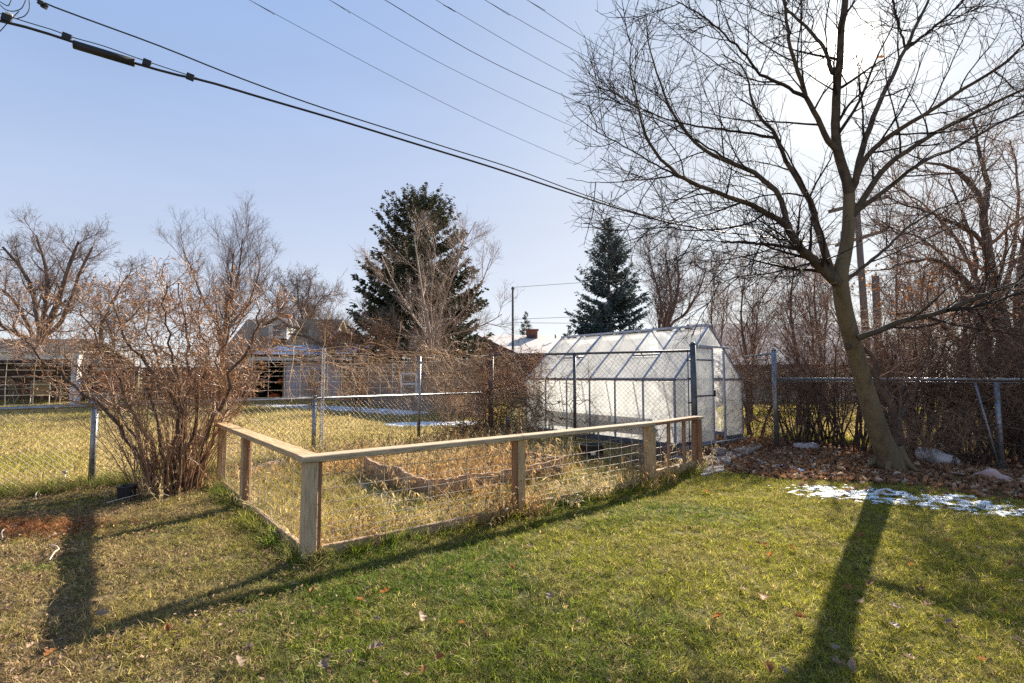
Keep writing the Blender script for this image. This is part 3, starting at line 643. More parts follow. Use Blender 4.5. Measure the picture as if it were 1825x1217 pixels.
tf = thing('chain_link_fence', 'tall chain link fence standing in front of the greenhouse wall', 'fence', g3(FE))
dt = (FE - FC) / np.linalg.norm(FE - FC); FM = np.array([1.16, 9.39])
pole('post', g3(FE, -.1), g3(FE, 1.80), .047, 'steel_dark', tf, 16); pole('post_cap', g3(FE, 1.801), g3(FE, 1.84), .05, 'steel_dark', tf, 16, r2=.028)
pole('post', g3(FM, -.1), g3(FM, 1.72), .03, 'steel_dark', tf, 12); pole('post', g3(FC, -.1), g3(FC, 1.74), .055, 'steel_dark', tf, 14)
pole('top_rail', g3(FC + dt * .05, 1.70), g3(FE - dt * .045, 1.70), .021, 'steel_dark', tf, 10)
pole('tension_bar', g3(FE - dt * .085, .08), g3(FE - dt * .085, 1.68), .009, 'steel_dark', tf, 8)
for zz in (.3, .85, 1.25, 1.55): pole('clamp', g3(FE - dt * .10, zz), g3(FE - dt * .043, zz), .012, 'steel_dark', tf, 8)
chainlink('mesh', FC + dt * .04, FM, .03, 1.69, tf, 'steel_dark', .086, .0019); chainlink('mesh', FM, FE - dt * .085, .03, 1.69, tf, 'steel_dark', .086, .0019)

rf = thing('chain_link_fence', 'right hand chain link fence with a shiny pipe rail running through the thicket', 'fence', g3(RF0))
dr = (RF1 - RF0) / np.linalg.norm(RF1 - RF0); RFE = RF0 + dr * 7.5
pole('post', g3(RF0, -.1), g3(RF0, 1.74), .042, 'steel', rf, 14); pole('post_cap', g3(RF0, 1.741), g3(RF0, 1.785), .046, 'steel', rf, 14, r2=.02)
pole('post', g3(RF1, -.1), g3(RF1, 1.20), .036, 'steel', rf, 14); pole('post', g3(RF0 + dr * 5.9, -.1), g3(RF0 + dr * 5.9, 1.2), .036, 'steel', rf, 12)
pole('top_rail', g3(RF0 + dr * .04, 1.235), g3(RFE, 1.245), .023, 'steel', rf, 12); pole('tension_wire', g3(RF0 + dr * .04, 1.195), g3(RFE, 1.205), .008, 'steel', rf, 8)
chainlink('mesh', RF0 + dr * .05, RF1, .04, 1.2, rf, 'steel_dark', .085, .0013); chainlink('mesh', RF1, RFE, .04, 1.2, rf, 'steel_dark', .085, .0013)
RB = np.array([4.95, 10.7]); chainlink('mesh', RB, RF0, .05, 1.68, rf, 'steel_dark', .085, .0015)
pole('top_rail', g3(RB, 1.69), g3(RF0, 1.69), .02, 'steel', rf, 10)
lpole = thing('steel_pipe', 'thin bright pipe leaning against the fence rail beside the grey post', 'pipe', G(1783, 842))
a = G(1783, 842); pole('pipe', a, np.array([a[0] - .12, a[1] + .16, 1.2]), .014, 'steel', lpole, 10)

# ------------------------------------------------------------------ greenhouse
gh = thing('greenhouse', 'frosted panel greenhouse with aluminium bars and a sliding door', 'greenhouse', g3(GA))
GW, GL, ZE, ZR, NB = 2.42, 3.92, 1.215, 2.235, 6
gp = lambda w, l, z: np.array([GA[0] + U2[0] * w + V2[0] * l, GA[1] + U2[1] * w + V2[1] * l, z])   # w across, l along (away from the front)
uw = np.array([U2[0], U2[1], 0]); ul = np.array([V2[0], V2[1], 0]); bl = GL / NB; sl_n = np.array([0, 0, 1.0])
def bar(name, p, q, w=.035, t=.03, m='alu', side=None): return board(name, p, q, w, t, m, gh, side=side, bev=.003)
def sheet(name, pts, m, parent):                           # a single thin plastic sheet
    bm = bmesh.new(); bm.faces.new([bm.verts.new(V3(p)) for p in pts]); return from_bm(name, bm, m, parent)
def panel(p4, m='poly'): return sheet('panel', p4, m, gh)
Z0 = .12
# plinth
for a, b_, s in ((gp(0, 0, .06), gp(0, GL, .06), uw), (gp(GW, 0, .06), gp(GW, GL, .06), uw), (gp(.03, 0, .06), gp(.62, 0, .06), ul), (gp(1.72, 0, .06), gp(GW - .03, 0, .06), ul), (gp(.03, GL, .06), gp(GW - .03, GL, .06), ul)):
    board('plinth', a, b_, .05, .12, 'alu_dark', gh, side=s)
board('door_sill', gp(.05, -.07, .03), gp(GW + .05, -.07, .03), .09, .05, 'concrete', gh, side=ul)
HW = GW / 2; rs = np.array([HW, ZR - ZE]); rs /= np.linalg.norm(rs)
nL = -uw * rs[1] + sl_n * rs[0]; nR = uw * rs[1] + sl_n * rs[0]
for i in range(NB + 1):
    l = i * bl
    for w, n_, sg in ((0, nL, 1), (GW, nR, -1)):
        bar('upright', gp(w, l, Z0), gp(w, l, ZE - .02), side=ul, m='alu')
        bar('rafter', gp(w + sg * .015, l, ZE + .012) + n_ * .012, gp(HW - sg * .012, l, ZR - .01) + n_ * .012, .033, .03, 'alu', side=ul)
bar('eave_bar', gp(0, -.02, ZE), gp(0, GL + .02, ZE), .05, .042, 'alu_dark', side=uw); bar('eave_bar', gp(GW, -.02, ZE), gp(GW, GL + .02, ZE), .05, .042, 'alu_dark', side=uw)
bar('ridge_bar', gp(HW, -.03, ZR + .02), gp(HW, GL + .03, ZR + .02), .08, .04, 'alu', side=uw)
g_ = .02
for i in range(NB):
    l0, l1 = i * bl + g_, (i + 1) * bl - g_
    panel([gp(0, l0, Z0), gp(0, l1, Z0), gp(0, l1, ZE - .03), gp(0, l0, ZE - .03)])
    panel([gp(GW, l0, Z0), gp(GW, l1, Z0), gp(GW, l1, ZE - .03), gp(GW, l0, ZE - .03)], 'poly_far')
    for w0, sg in ((0, 1), (GW, -1)):
        pt = lambda l, f: gp(w0 + sg * HW * f, l, ZE + (ZR - ZE) * f)
        if sg == 1 and i in (1, 4):                           # bays with a roof vent in the upper half
            panel([pt(l0, .03), pt(l1, .03), pt(l1, .44), pt(l0, .44)], 'poly_roof')
            bar('vent_bar', pt(l0, .47), pt(l1, .47), .035, .03, 'alu_dark', side=uw)
            if i == 1:
                vt = sheet('roof_vent', [pt(l0, .50) , pt(l1, .50), pt(l1, .97), pt(l0, .97)], 'poly_clear', gh)
            if i == 4:
                vt = sheet('roof_vent', [pt(l0, .50) + nL * .03, pt(l1, .50) + nL * .03, pt(l1, .97) + nL * .01, pt(l0, .97) + nL * .01], 'poly_roof', gh)
                for f0, f1, s_ in ((.5, .5, 0), (.5, .97, 1), (.5, .97, 2)):
                    la, lb = (l0, l1) if s_ == 0 else ((l0, l0) if s_ == 1 else (l1, l1))
                    board('frame', pt(la, f0) + nL * .04, pt(lb, f1) + nL * (.04 if s_ == 0 else .02), .022, .02, 'alu', vt)
        else:
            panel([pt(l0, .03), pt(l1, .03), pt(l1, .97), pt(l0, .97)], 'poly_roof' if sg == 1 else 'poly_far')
# gable ends
DW0, DW1, DZ = .62, 1.72, 1.84
def gable(l, front):
    top = lambda w: ZE + (ZR - ZE) * (1 - abs(w - HW) / HW)
    sd = ul
    if front:
        xs_ = [0.02, DW0, DW1, GW - .02]
        panel([gp(.02, l, Z0), gp(DW0 - g_, l, Z0), gp(DW0 - g_, l, ZE - .02), gp(.02, l, ZE - .02)])
        panel([gp(.03, l, ZE + .02), gp(DW0 - g_, l, ZE + .02), gp(DW0 - g_, l, top(DW0) - .03)])
        panel([gp(DW1 + g_, l, Z0), gp(GW - .02, l, Z0), gp(GW - .02, l, ZE - .02), gp(DW1 + g_, l, ZE - .02)])
        panel([gp(DW1 + g_, l, ZE + .02), gp(GW - .03, l, ZE + .02), gp(DW1 + g_, l, top(DW1) - .03)])
        panel([gp(HW - .36, l, DZ + .03), gp(HW + .36, l, DZ + .03), gp(HW, l, ZR - .03)])
        bar('header', gp(.5, l - .012, DZ), gp(GW - .5, l - .012, DZ), .035, .04, 'alu', side=(0, 0, 1))
        for w in (DW0, DW1): bar('jamb', gp(w, l, .03), gp(w, l, top(w) - .03), .035, .035, 'alu', side=uw)
        bar('brace', gp(.03, l - .001, ZE), gp(DW0, l - .001, ZE), .03, .03, 'alu', side=(0, 0, 1)); bar('brace', gp(DW1, l - .001, ZE), gp(GW - .03, l - .001, ZE), .03, .03, 'alu', side=(0, 0, 1))
    else:
        for a, b_ in ((.02, HW - g_), (HW + g_, GW - .02)):
            panel([gp(a, l, Z0), gp(b_, l, Z0), gp(b_, l, ZE - .02), gp(a, l, ZE - .02)])
        panel([gp(.03, l, ZE + .02), gp(HW - g_, l, ZE + .02), gp(HW - g_, l, ZR - .04)]); panel([gp(HW + g_, l, ZE + .02), gp(GW - .03, l, ZE + .02), gp(HW + g_, l, ZR - .04)])
        bar('upright', gp(HW, l, Z0), gp(HW, l, ZR - .03), side=uw); bar('brace', gp(.03, l, ZE), gp(GW - .03, l, ZE), side=(0, 0, 1))
gable(0, True); gable(GL, False)
# sliding door, pushed to the left
d0, d1, dl_ = .52, 1.20, -.055
dr_ = sheet('door', [gp(d0 + .03, dl_, .08), gp(d1 - .03, dl_, .08), gp(d1 - .03, dl_, DZ - .05), gp(d0 + .03, dl_, DZ - .05)], 'poly', gh)
for w in (d0, d1): board('frame', gp(w, dl_, .06), gp(w, dl_, DZ - .02), .035, .03, 'alu', dr_, side=uw)
for zz in (.07, DZ - .03): board('frame', gp(d0 + .018, dl_, zz), gp(d1 - .018, dl_, zz), .04, .03, 'alu', dr_, side=UP)
for zz in (.92, 1.58): board('cross_bar', gp(d0 + .02, dl_ - .012, zz), gp(d1 - .02, dl_ - .012, zz), .03, .03, 'alu_dark', dr_, side=UP)
pole('handle', gp(d1 + .01, dl_ - .03, .90), gp(d1 + .01, dl_ - .03, 1.02), .014, 'plastic_black', dr_, 8)
# inside: a low white bench along the near wall, a leaning stick
bn = thing('potting_bench', 'pale potting bench seen dimly through the side panels of the greenhouse', 'bench', gp(.4, 1.9, 0))
board('bench_top', gp(.34, .5, .55), gp(.34, 3.3, .55), .5, .03, 'white_paint', bn, side=uw)
for l in (.6, 1.9, 3.2):
    for w in (.14, .54): board('leg', gp(w, l, 0), gp(w, l, .533), .05, .05, 'white_paint', bn, side=uw)
st = thing('white_stake', 'thin white stake leaning inside the greenhouse doorway', 'stake', gp(1.25, .2, 0)); pole('stake', gp(1.2, .2, .35), gp(1.66, .25, .95), .014, 'white_paint', st, 8)

# ------------------------------------------------------------------ flagstones, rocks, pots, raised bed
def lump(name, p, sx, sy, sz, rz, m, seed, sub=3, rough=.18, parent=None, nm=None):
    bm = bmesh.new(); bmesh.ops.create_icosphere(bm, subdivisions=sub, radius=1.0); rg = np.random.default_rng(seed); ph = rg.random((6, 3)) * 6; fr = rg.normal(0, 1.6, (6, 3))
    for v in bm.verts:
        k = 1 + rough * sum(math.sin(fr[i][0] * v.co.x + fr[i][1] * v.co.y + fr[i][2] * v.co.z + ph[i][0]) for i in range(6)) / 2.4
        v.co *= k; v.co.x *= sx; v.co.y *= sy; v.co.z *= sz
    bmesh.ops.rotate(bm, verts=bm.verts, matrix=Matrix.Rotation(rz, 3, 'Z')); bmesh.ops.translate(bm, verts=bm.verts, vec=V3(p))
    return from_bm(name, bm, m, parent, smooth=True)
tag(lump('rock', G(1283, 806, .07), .12, .09, .085, .3, 'rock_brown', 2), 'round brown stone holding the foot of the greenhouse door', 'rock')
tag(lump('rock', G(1672, 818, .10), .21, .15, .15, -.5, 'rock_white', 4, rough=.34), 'big whitish rock under the thicket right of the maple', 'rock')
tag(lump('rock', G(1642, 806, .06), .11, .09, .09, .2, 'rock_white', 6, rough=.3), 'small whitish rock just left of the big white rock', 'rock')
tag(lump('rock', G(1440, 797, .05), .17, .12, .08, -.3, 'rock_white', 8, rough=.4), 'flat pale rock lying behind the maple towards the greenhouse', 'rock')
tag(lump('rock', G(1767, 852, .07), .20, .085, .115, -.95, 'rock_pink', 14, rough=.34), 'long pinkish stone lying among the leaves by the leaning pipe', 'rock')
def flag(pts, z, label):
    rg = np.random.default_rng(int(pts[0][0])); P = []
    for i in range(len(pts)):
        a = G(*pts[i])[:2]; b_ = G(*pts[(i + 1) % len(pts)])[:2]
        for f in (0, .35, .7): P.append(g3(a * (1 - f) + b_ * f + rg.normal(0, .012, 2), z + rg.normal(0, .003)))
    area = sum(P[i][0] * P[(i + 1) % len(P)][1] - P[(i + 1) % len(P)][0] * P[i][1] for i in range(len(P)))
    if area < 0: P = P[::-1]
    tag(quad_slab('flagstone', P, .06, 'flagstone'), label, 'paving stone')
flag([(1252, 818), (1300, 806), (1325, 812), (1300, 826), (1262, 832)], .03, 'grey flagstone below the greenhouse doorway')
flag([(1246, 836), (1262, 834), (1296, 829), (1290, 842), (1252, 850)], .028, 'grey flagstone nearest to the end post of the garden gate')
flag([(1305, 804), (1345, 792), (1360, 798), (1332, 811)], .03, 'flagstone at the right corner of the greenhouse')
def pot(name, p, r0, r1, h, m, label, cat, thick=.012):
    rt = thing(name, label, cat, p); bm = bmesh.new(); prof = [(0, .0), (r0, 0), (r1 * .98, h * .93), (r1 * 1.05, h * .93), (r1 * 1.05, h), (r1 * .93, h), (r0 * .9, .25 * h), (0, .25 * h)]; n = 22; rings = []
    for r, z in prof: rings.append([bm.verts.new((p[0] + r * math.cos(a), p[1] + r * math.sin(a), p[2] + z)) for a in np.arange(n) * 2 * math.pi / n] if r else [bm.verts.new((p[0], p[1], p[2] + z))])
    for A, B in zip(rings, rings[1:]):
        for i in range(n):
            j = (i + 1) % n
            if len(A) == 1: bm.faces.new((A[0], B[j], B[i]))
            elif len(B) == 1: bm.faces.new((A[i], A[j], B[0]))
            else: bm.faces.new((A[i], A[j], B[j], B[i]))
    bmesh.ops.recalc_face_normals(bm, faces=bm.faces); from_bm('pot_body', bm, m, rt); return rt
pp = G(1055, 823); pr_ = pot('plant_pot', pp, .155, .19, .27, 'plastic_black', 'large black nursery pot standing in the garden weeds', 'pot')
dcam = -pp[:2] / np.linalg.norm(pp[:2]); q = pp[:2] + dcam * .178 + np.array([.02, 0]); sd_ = np.array([-dcam[1], dcam[0], 0])
board('sticker', g3(q, .15) - sd_ * .035, g3(q, .16) + sd_ * .035, .06, .004, 'ceramic', pr_, side=UP)
pot('plant_pot', G(225, 886), .075, .088, .125, 'plastic_black', 'small black pot at the foot of the large shrub', 'pot')
pot('plant_pot', G(872, 838), .10, .12, .14, 'plastic_black', 'dark shallow pot half sunk among weeds in the middle of the garden', 'pot')
# raised bed with scalloped boards
rb = thing('raised_bed', 'raised garden bed of weathered scalloped boards', 'raised bed', G(768, 900))
def scallop(a, b_, h0, h1, m, waves, th=.035, name='board'):
    a = np.array(a[:2]); b_ = np.array(b_[:2]); L = np.linalg.norm(b_ - a); d = (b_ - a) / L; nr = np.array([-d[1], d[0]]) * th / 2; bm = bmesh.new(); N = 26; rows = []
    for i in range(N + 1):
        f = i / N; c = a + d * L * f; hh = h0 + (h1 - h0) * f - waves * math.sin(f * math.pi) + .006 * math.sin(f * 21)
        rows.append([bm.verts.new(g3(c - nr, -.04)), bm.verts.new(g3(c + nr, -.04)), bm.verts.new(g3(c + nr, hh)), bm.verts.new(g3(c - nr, hh))])
    for A, B in zip(rows, rows[1:]):
        for k in range(4): bm.faces.new((A[k], A[(k + 1) % 4], B[(k + 1) % 4], B[k]))
    bm.faces.new(rows[0][::-1]); bm.faces.new(rows[-1]); bmesh.ops.recalc_face_normals(bm, faces=bm.faces)
    return from_bm(name, bm, m, rb)
k0, k1, k2 = G(775, 898), G(650, 858), G(925, 868); k3 = G(1008, 850)
scallop(k1, (k0 * .5 + k1 * .5), .30, .27, 'wood_bed', .03); scallop((k0 * .5 + k1 * .5) + np.array([.012, .012, 0]), k0, .27, .24, 'wood_bed', .035)
scallop(k0 + np.array([.03, .03, 0]), G(835, 884), .24, .25, 'wood_bed', .02); scallop(G(840, 883), k2, .23, .24, 'wood_bed', .02); scallop(k2 + np.array([.01, .01, 0]), k3, .24, .26, 'wood_bed', .02)
k4 = k3 + g3(V2) * .9; scallop(k3 + g3(V2) * .02, k4, .26, .24, 'wood_bed', .02)
bt = thing('timber', 'dark weathered timber lying across the back of the garden', 'timber', G(470, 830)); board('timber', G(425, 848, .05), G(505, 822, .05), .1, .1, 'wood_bed', bt)
vl = thing('valve_box', 'small blue grey metal valve standing by the vine mass', 'valve', G(905, 786)); pole('valve', G(905, 786), G(905, 786) + np.array([0, 0, .3]), .03, 'steel_dark', vl, 10); pole('cap', G(905, 786) + np.array([0, 0, .31]), G(905, 786) + np.array([0, 0, .46]), .045, 'blue_metal', vl, 10)
sp = thing('sprinkler', 'small pale sprinkler riser standing in the grass by the left chain link post', 'sprinkler', G(114, 858)); pole('riser', G(114, 858), G(114, 858) + np.array([0, 0, .09]), .014, 'ceramic', sp, 10); pole('head', G(114, 858) + np.array([0, 0, .091]), G(114, 858) + np.array([0, 0, .125]), .028, 'steel_dark', sp, 10)
for pts, lab in (([(88, 998), (97, 984), (105, 978), (100, 973), (90, 972)], 'pale curled twig lying on the dry grass beside the rail shadow'), ([(5, 960), (3, 948), (12, 941), (30, 936)], 'pale arched grass stem at the left edge by the rust patch'), ([(64, 890), (64, 880), (70, 873)], 'pale arched stem standing in the grass near the left post'), ([(190, 896), (235, 884), (275, 876), (302, 884)], 'long pale stick lying at the foot of the shrub')):
    P = np.array([G(*p, .02 + .02 * (i % 2)) for i, p in enumerate(pts)]); tag(Tubes().add(resample(P, 14), .005, 6).obj('dry_stick', 'hose'), lab, 'stick')

# ------------------------------------------------------------------ large fallen leaves on the lawn, each one a thing
big = [leaf_mesh('fallen_leaf', rng, s, 'dry_leaf', lo, cu) for s, lo, cu in ((.085, True, .7), (.075, True, 1.0), (.07, False, 1.1))]
tanm = mat('tan_leaf', (.36, .25, .17), (.24, .155, .10), .6, 3, trans=.3); bigt = []
for me in big:
    m2 = me.copy(); m2.materials.clear(); m2.materials.append(tanm); bigt.append(m2)
z8 = [(905, 650, 0), (1020, 630, 0), (230, 830, 0), (970, 380, 0), (1240, 530, 0), (1390, 810, 1), (1150, 870, 1), (1610, 1050, 0), (480, 435, 0), (470, 720, 0), (660, 830, 0), (500, 1090, 0), (575, 1105, 1), (1320, 745, 1), (1750, 530, 0), (1600, 445, 1), (760, 400, 1), (1720, 780, 0), (370, 680, 1), (170, 150, 0), (100, 320, 0), (1300, 660, 0), (1050, 595, 1), (510, 490, 0), (850, 985, 1), (860, 1070, 1), (940, 1075, 1), (1640, 385, 0), (1420, 400, 0), (1790, 940, 1), (440, 425, 0), (620, 450, 0), (350, 330, 1), (970, 735, 1), (1230, 1040, 1), (1440, 850, 1), (1160, 760, 1)]
z7 = [(250, 630, 0), (915, 500, 0), (1010, 380, 1), (1725, 520, 1), (540, 970, 0), (460, 1025, 0), (385, 1060, 1), (870, 1000, 1), (210, 905, 1), (65, 935, 1), (120, 665, 0), (1650, 395, 1), (1280, 190, 1), (660, 790, 0), (440, 760, 1), (210, 770, 1), (110, 740, 0), (1120, 650, 1)]
z6 = [(1265, 735, 1), (1640, 620, 0), (260, 960, 0), (300, 325, 1), (880, 830, 0), (1250, 990, 1), (1310, 920, 1), (1160, 815, 1), (1700, 1000, 1), (700, 220, 1), (480, 470, 1), (540, 745, 1)]
lv = [(1200 + a / 2.92, 830 + b_ / 2.92, k) for a, b_, k in z8] + [(600 + a / 2.944, 850 + b_ / 2.944, k) for a, b_, k in z7] + [(a / 2.944, 850 + b_ / 2.944, k) for a, b_, k in z6]
for i, (px, py, k) in enumerate(lv):
    o = bpy.data.objects.new('fallen_leaf', (bigt if k else big)[i % 3]); COL.objects.link(o); p = G(px, py); p[2] = float(ground_z(p[0], p[1])) + .04; o.location = V3(p)
    o.rotation_euler = (rng.normal(0, .3), rng.normal(0, .3), rng.random() * 6.28); o.scale = (rng.uniform(.5, .95),) * 3
    tag(o, 'pale tan curled dead leaf lying on the open lawn' if k else 'orange brown curled dead leaf lying on the open lawn', 'leaf', 'pale leaves on the lawn' if k else 'orange leaves on the lawn')

# ------------------------------------------------------------------ houses and fences behind
def A_(px, py, Y): return D(px, py, Y)
def plank_fence(name, a, b, h, pw, m, label, seed, jit=.02):
    rg = np.random.default_rng(seed); a = np.array(a); b = np.array(b); L = np.linalg.norm(b - a); d = (b - a) / L; rt = thing(name, label, 'fence', g3(a)); nrm = np.array([-d[1], d[0]])
    base = None; n = int(L / (pw + .006))
    for i in range(n):
        q = a + d * (i + .5) * (pw + .006)
        if base is None: base = board('plank', g3(q), g3(q, h), pw, .02, m, rt, side=(d[0], d[1], 0), bev=0); o = base
        else: o = base.copy(); o.matrix_basis = base.matrix_basis.copy(); COL.objects.link(o); o.parent = rt; o.matrix_parent_inverse = base.matrix_parent_inverse.copy()
        mw = o.matrix_basis.copy(); mw.translation = V3(g3(q + nrm * rg.normal(0, .006), h / 2 + rg.normal(0, jit))); o.matrix_basis = mw
    for zz in (.35, h - .35): board('rail', g3(a - nrm * .04, zz), g3(b - nrm * .04, zz), .09, .04, m, rt, side=UP, bev=0)
    return rt
f0, f1 = D(606, 700, 23)[:2], D(872, 700, 15)[:2]
plank_fence('plank_fence', f0, f1, 1.78, .145, 'plank', "tall weathered grey plank fence closing the neighbour's yard behind the vines", 1)
plank_fence('plank_fence', D(-60, 700, 25)[:2], D(250, 700, 25)[:2], 1.75, .15, 'plank_dark', 'dark brown plank fence behind the patio chairs', 2)
plank_fence('plank_fence', D(252, 700, 25)[:2], D(458, 700, 25)[:2], 1.70, .15, 'plank_dark', 'dark brown plank fence behind the large shrub, between fireplace and shed', 3)
plank_fence('plank_fence', D(1640, 690, 30)[:2], D(1900, 690, 27)[:2], .95, .15, 'plank_dark', 'low brown plank fence far behind the right thicket', 4)

def gable_house(rt, x0, x1, y0, y1, ze, zr, mroof, mwall, over=.35, mfas='fascia'):
    """ridge parallel to X"""
    ym = (y0 + y1) / 2
    for nm, p in (('roof', [(x0 - over, y0 - over, ze - .12), (x1 + over, y0 - over, ze - .12), (x1 + over, ym, zr), (x0 - over, ym, zr)]), ('roof', [(x1 + over, y1 + over, ze - .12), (x0 - over, y1 + over, ze - .12), (x0 - over, ym, zr), (x1 + over, ym, zr)])):
        quad_slab(nm, p, .12, mroof, rt)
    for y, s in ((y0, 1), (y1, -1)): quad_slab('wall', [(x0, y, 0), (x1, y, 0), (x1, y, ze - .15), (x0, y, ze - .15)] if s > 0 else [(x1, y, 0), (x0, y, 0), (x0, y, ze - .15), (x1, y, ze - .15)], .15, mwall, rt)
    for x, s in ((x0, -1), (x1, 1)):
        P = [(x, y0 + .16, 0), (x, y1 - .16, 0), (x, y1 - .16, ze - .1), (x, ym, zr - .14), (x, y0 + .16, ze - .1)]
        quad_slab('wall', P if s > 0 else P[::-1], .15, mwall, rt)
    board('fascia', (x0 - over, y0 - over - .02, ze - .2), (x1 + over, y0 - over - .02, ze - .2), .2, .03, mfas, rt, side=UP, bev=0)
def window(rt, c, wx, hz, fm='white_paint', depth=.06, bars=True):
    c = np.array(c, float); fr = board('window', c - np.array([wx / 2, 0, hz / 2 + .04]), c + np.array([wx / 2, 0, -hz / 2 - .04]), .08, depth, fm, rt, side=UP, bev=0)
    board('frame', c + np.array([-wx / 2, 0, hz / 2 + .04]), c + np.array([wx / 2, 0, hz / 2 + .04]), .08, depth, fm, rt, side=UP, bev=0)
    for s in (-1, 1): board('frame', c + np.array([s * (wx / 2 + .03), 0, -hz / 2]), c + np.array([s * (wx / 2 + .03), 0, hz / 2]), .06, depth, fm, rt, side=(1, 0, 0), bev=0)
    if bars: board('frame', c + np.array([-wx / 2, 0, 0]), c + np.array([wx / 2, 0, 0]), .05, depth * .8, fm, rt, side=UP, bev=0)
    quad_slab('pane', [c + np.array([-wx / 2, .012, -hz / 2]), c + np.array([wx / 2, .012, -hz / 2]), c + np.array([wx / 2, .012, hz / 2]), c + np.array([-wx / 2, .012, hz / 2])], .01, 'glass', rt)

# house with patio at the far left
xL, xR = D(-330, 650, 31)[0], D(185, 650, 31)[0]
hp = thing('house', 'brown roofed house behind the patio at the far left', 'house', (xL, 26, 0)); gable_house(hp, xL, xR, 27.5, 32.5, 2.2, 3.45, 'shingle', 'wall_dark', .5)
window(hp, (D(168, 640, 27.4)[0], 27.35, 1.9), .7, .8); window(hp, (D(60, 640, 27.4)[0], 27.35, 1.4), 1.5, 1.0)
pc = thing('patio_cover', 'light grey flat patio cover on white square posts over the chairs', 'patio cover', (D(133, 720, 21)[0], 21, 0))
xp = D(133, 720, 21)[0]; zb = D(133, 634, 21)[2]
board('post', (xp, 21, 0), (xp, 21, zb - .13), .24, .24, 'white_paint', pc, side=(1, 0, 0)); board('post', (xp - 5.6, 21, 0), (xp - 5.6, 21, zb - .13), .24, .24, 'white_paint', pc, side=(1, 0, 0))
board('beam', (xp - 7.5, 21, zb), (xp + .15, 21, zb), .26, .2, 'white_paint', pc, side=UP); quad_slab('roof', [(xp - 7.6, 20.75, zb + .19), (xp + .25, 20.75, zb + .19), (xp + .25, 26.9, zb + .45), (xp - 7.6, 26.9, zb + .45)], .06, 'stucco', pc)
tag(quad_slab('patio', [(xp - 8, 20.4, .05), (xp + 2.6, 20.4, .05), (xp + 2.6, 24.6, .05), (xp - 8, 24.6, .05)], .1, 'concrete'), kind='structure')
fp = thing('fireplace', 'outdoor brick fireplace column with a stone cap beside the patio', 'fireplace', D(190, 720, 22)); xb = D(192, 700, 22)[0]
board('base', (xb - .55, 22, .28), (xb + .25, 22, .28), .46, .7, 'flagstone', fp, side=UP); board('column', (xb, 22, .515), (xb, 22, 1.55), .55, .5, 'brick', fp, side=(1, 0, 0)); board('cap', (xb - .36, 22, 1.59), (xb + .36, 22, 1.59), .07, .62, 'concrete', fp, side=UP)
board('box', (xb - .62, 22.1, .85), (xb - .29, 22.1, .85), .65, .4, 'wall_dark', fp, side=UP)
for k in range(12): pole('brick', (xb - .27 + .09 * (k % 6), 21.742, .62 + .16 * (k // 6)), (xb - .21 + .09 * (k % 6), 21.742, .62 + .16 * (k // 6)), .025, 'brick', fp, 4)
# patio chairs and table
def patio_chair(p, rz, label):
    r = thing('patio_chair', label, 'chair', (0, 0, 0)); fm = 'frame_tan'
    quad_slab('seat', [(-.25, -.25, .42), (.25, -.25, .42), (.25, .22, .40), (-.25, .22, .40)], .02, 'sling', r)
    quad_slab('backrest', [(-.25, .235, .47), (.25, .235, .47), (.25, .40, .96), (-.25, .40, .96)], .02, 'sling', r)
    T = Tubes()
    for s in (-1, 1): T.add(resample([(s * .275, -.26, .43), (s * .275, .22, .42), (s * .275, .42, 1.0)], 14), .02, 6)
    T.add(np.array([(-.275, .42, 1.0), (0, .43, 1.02), (.275, .42, 1.0)]), .02, 6).add(np.array([(-.275, .235, .44), (.275, .235, .44)]), .016, 6).add(np.array([(-.275, -.25, .42), (.275, -.25, .42)]), .016, 6); T.obj('frame', fm, r)
    for s in (-1, 1):
        Tubes().add(resample([(s * .29, .36, .68), (s * .30, .1, .66), (s * .30, -.2, .66), (s * .30, -.27, .6), (s * .29, -.22, .42)], 14), .022, 6).obj('armrest', fm, r)
        Tubes().add(resample([(s * .28, -.2, .42), (s * .285, -.26, .2), (s * .285, -.28, .02)], 8), .02, 6).obj('leg', fm, r); Tubes().add(resample([(s * .28, .2, .41), (s * .285, .30, .2), (s * .285, .36, .02)], 8), .02, 6).obj('leg', fm, r)
    r.location = V3(p); r.rotation_euler = (0, 0, rz); return r
def chair_copy(src, p, rz, label):
    r = src.copy(); COL.objects.link(r); r['label'] = label; r.location = V3(p); r.rotation_euler = (0, 0, rz)
    for ch in list(src.children):
        c_ = ch.copy(); COL.objects.link(c_); c_.parent = r; c_.matrix_parent_inverse = ch.matrix_parent_inverse.copy()
    return r
cx = lambda px, Y: np.array([D(px, 700, Y)[0], Y, .055])
ch0 = patio_chair(cx(72, 21.2), math.pi + .72, 'tan patio chair with its back to the camera, left of the white post'); ch0['group'] = 'patio chairs'
chair_copy(ch0, cx(40, 21.9), 2.72, 'patio chair turned sideways just left of the back turned chair'); chair_copy(ch0, cx(6, 21.4), 2.6, 'patio chair at the left edge of the picture'); chair_copy(ch0, cx(118, 22.2), -.6, 'patio chair half hidden behind the white post')
tb_ = thing('patio_table', 'round pale patio table behind the back turned chair', 'table', cx(75, 22.6)); c_ = cx(75, 22.6)
pole('table_top', c_ + np.array([0, 0, .70]), c_ + np.array([0, 0, .73]), .62, 'ceramic', tb_, 24); pole('leg', c_, c_ + np.array([0, 0, .69]), .05, 'frame_tan', tb_, 10)

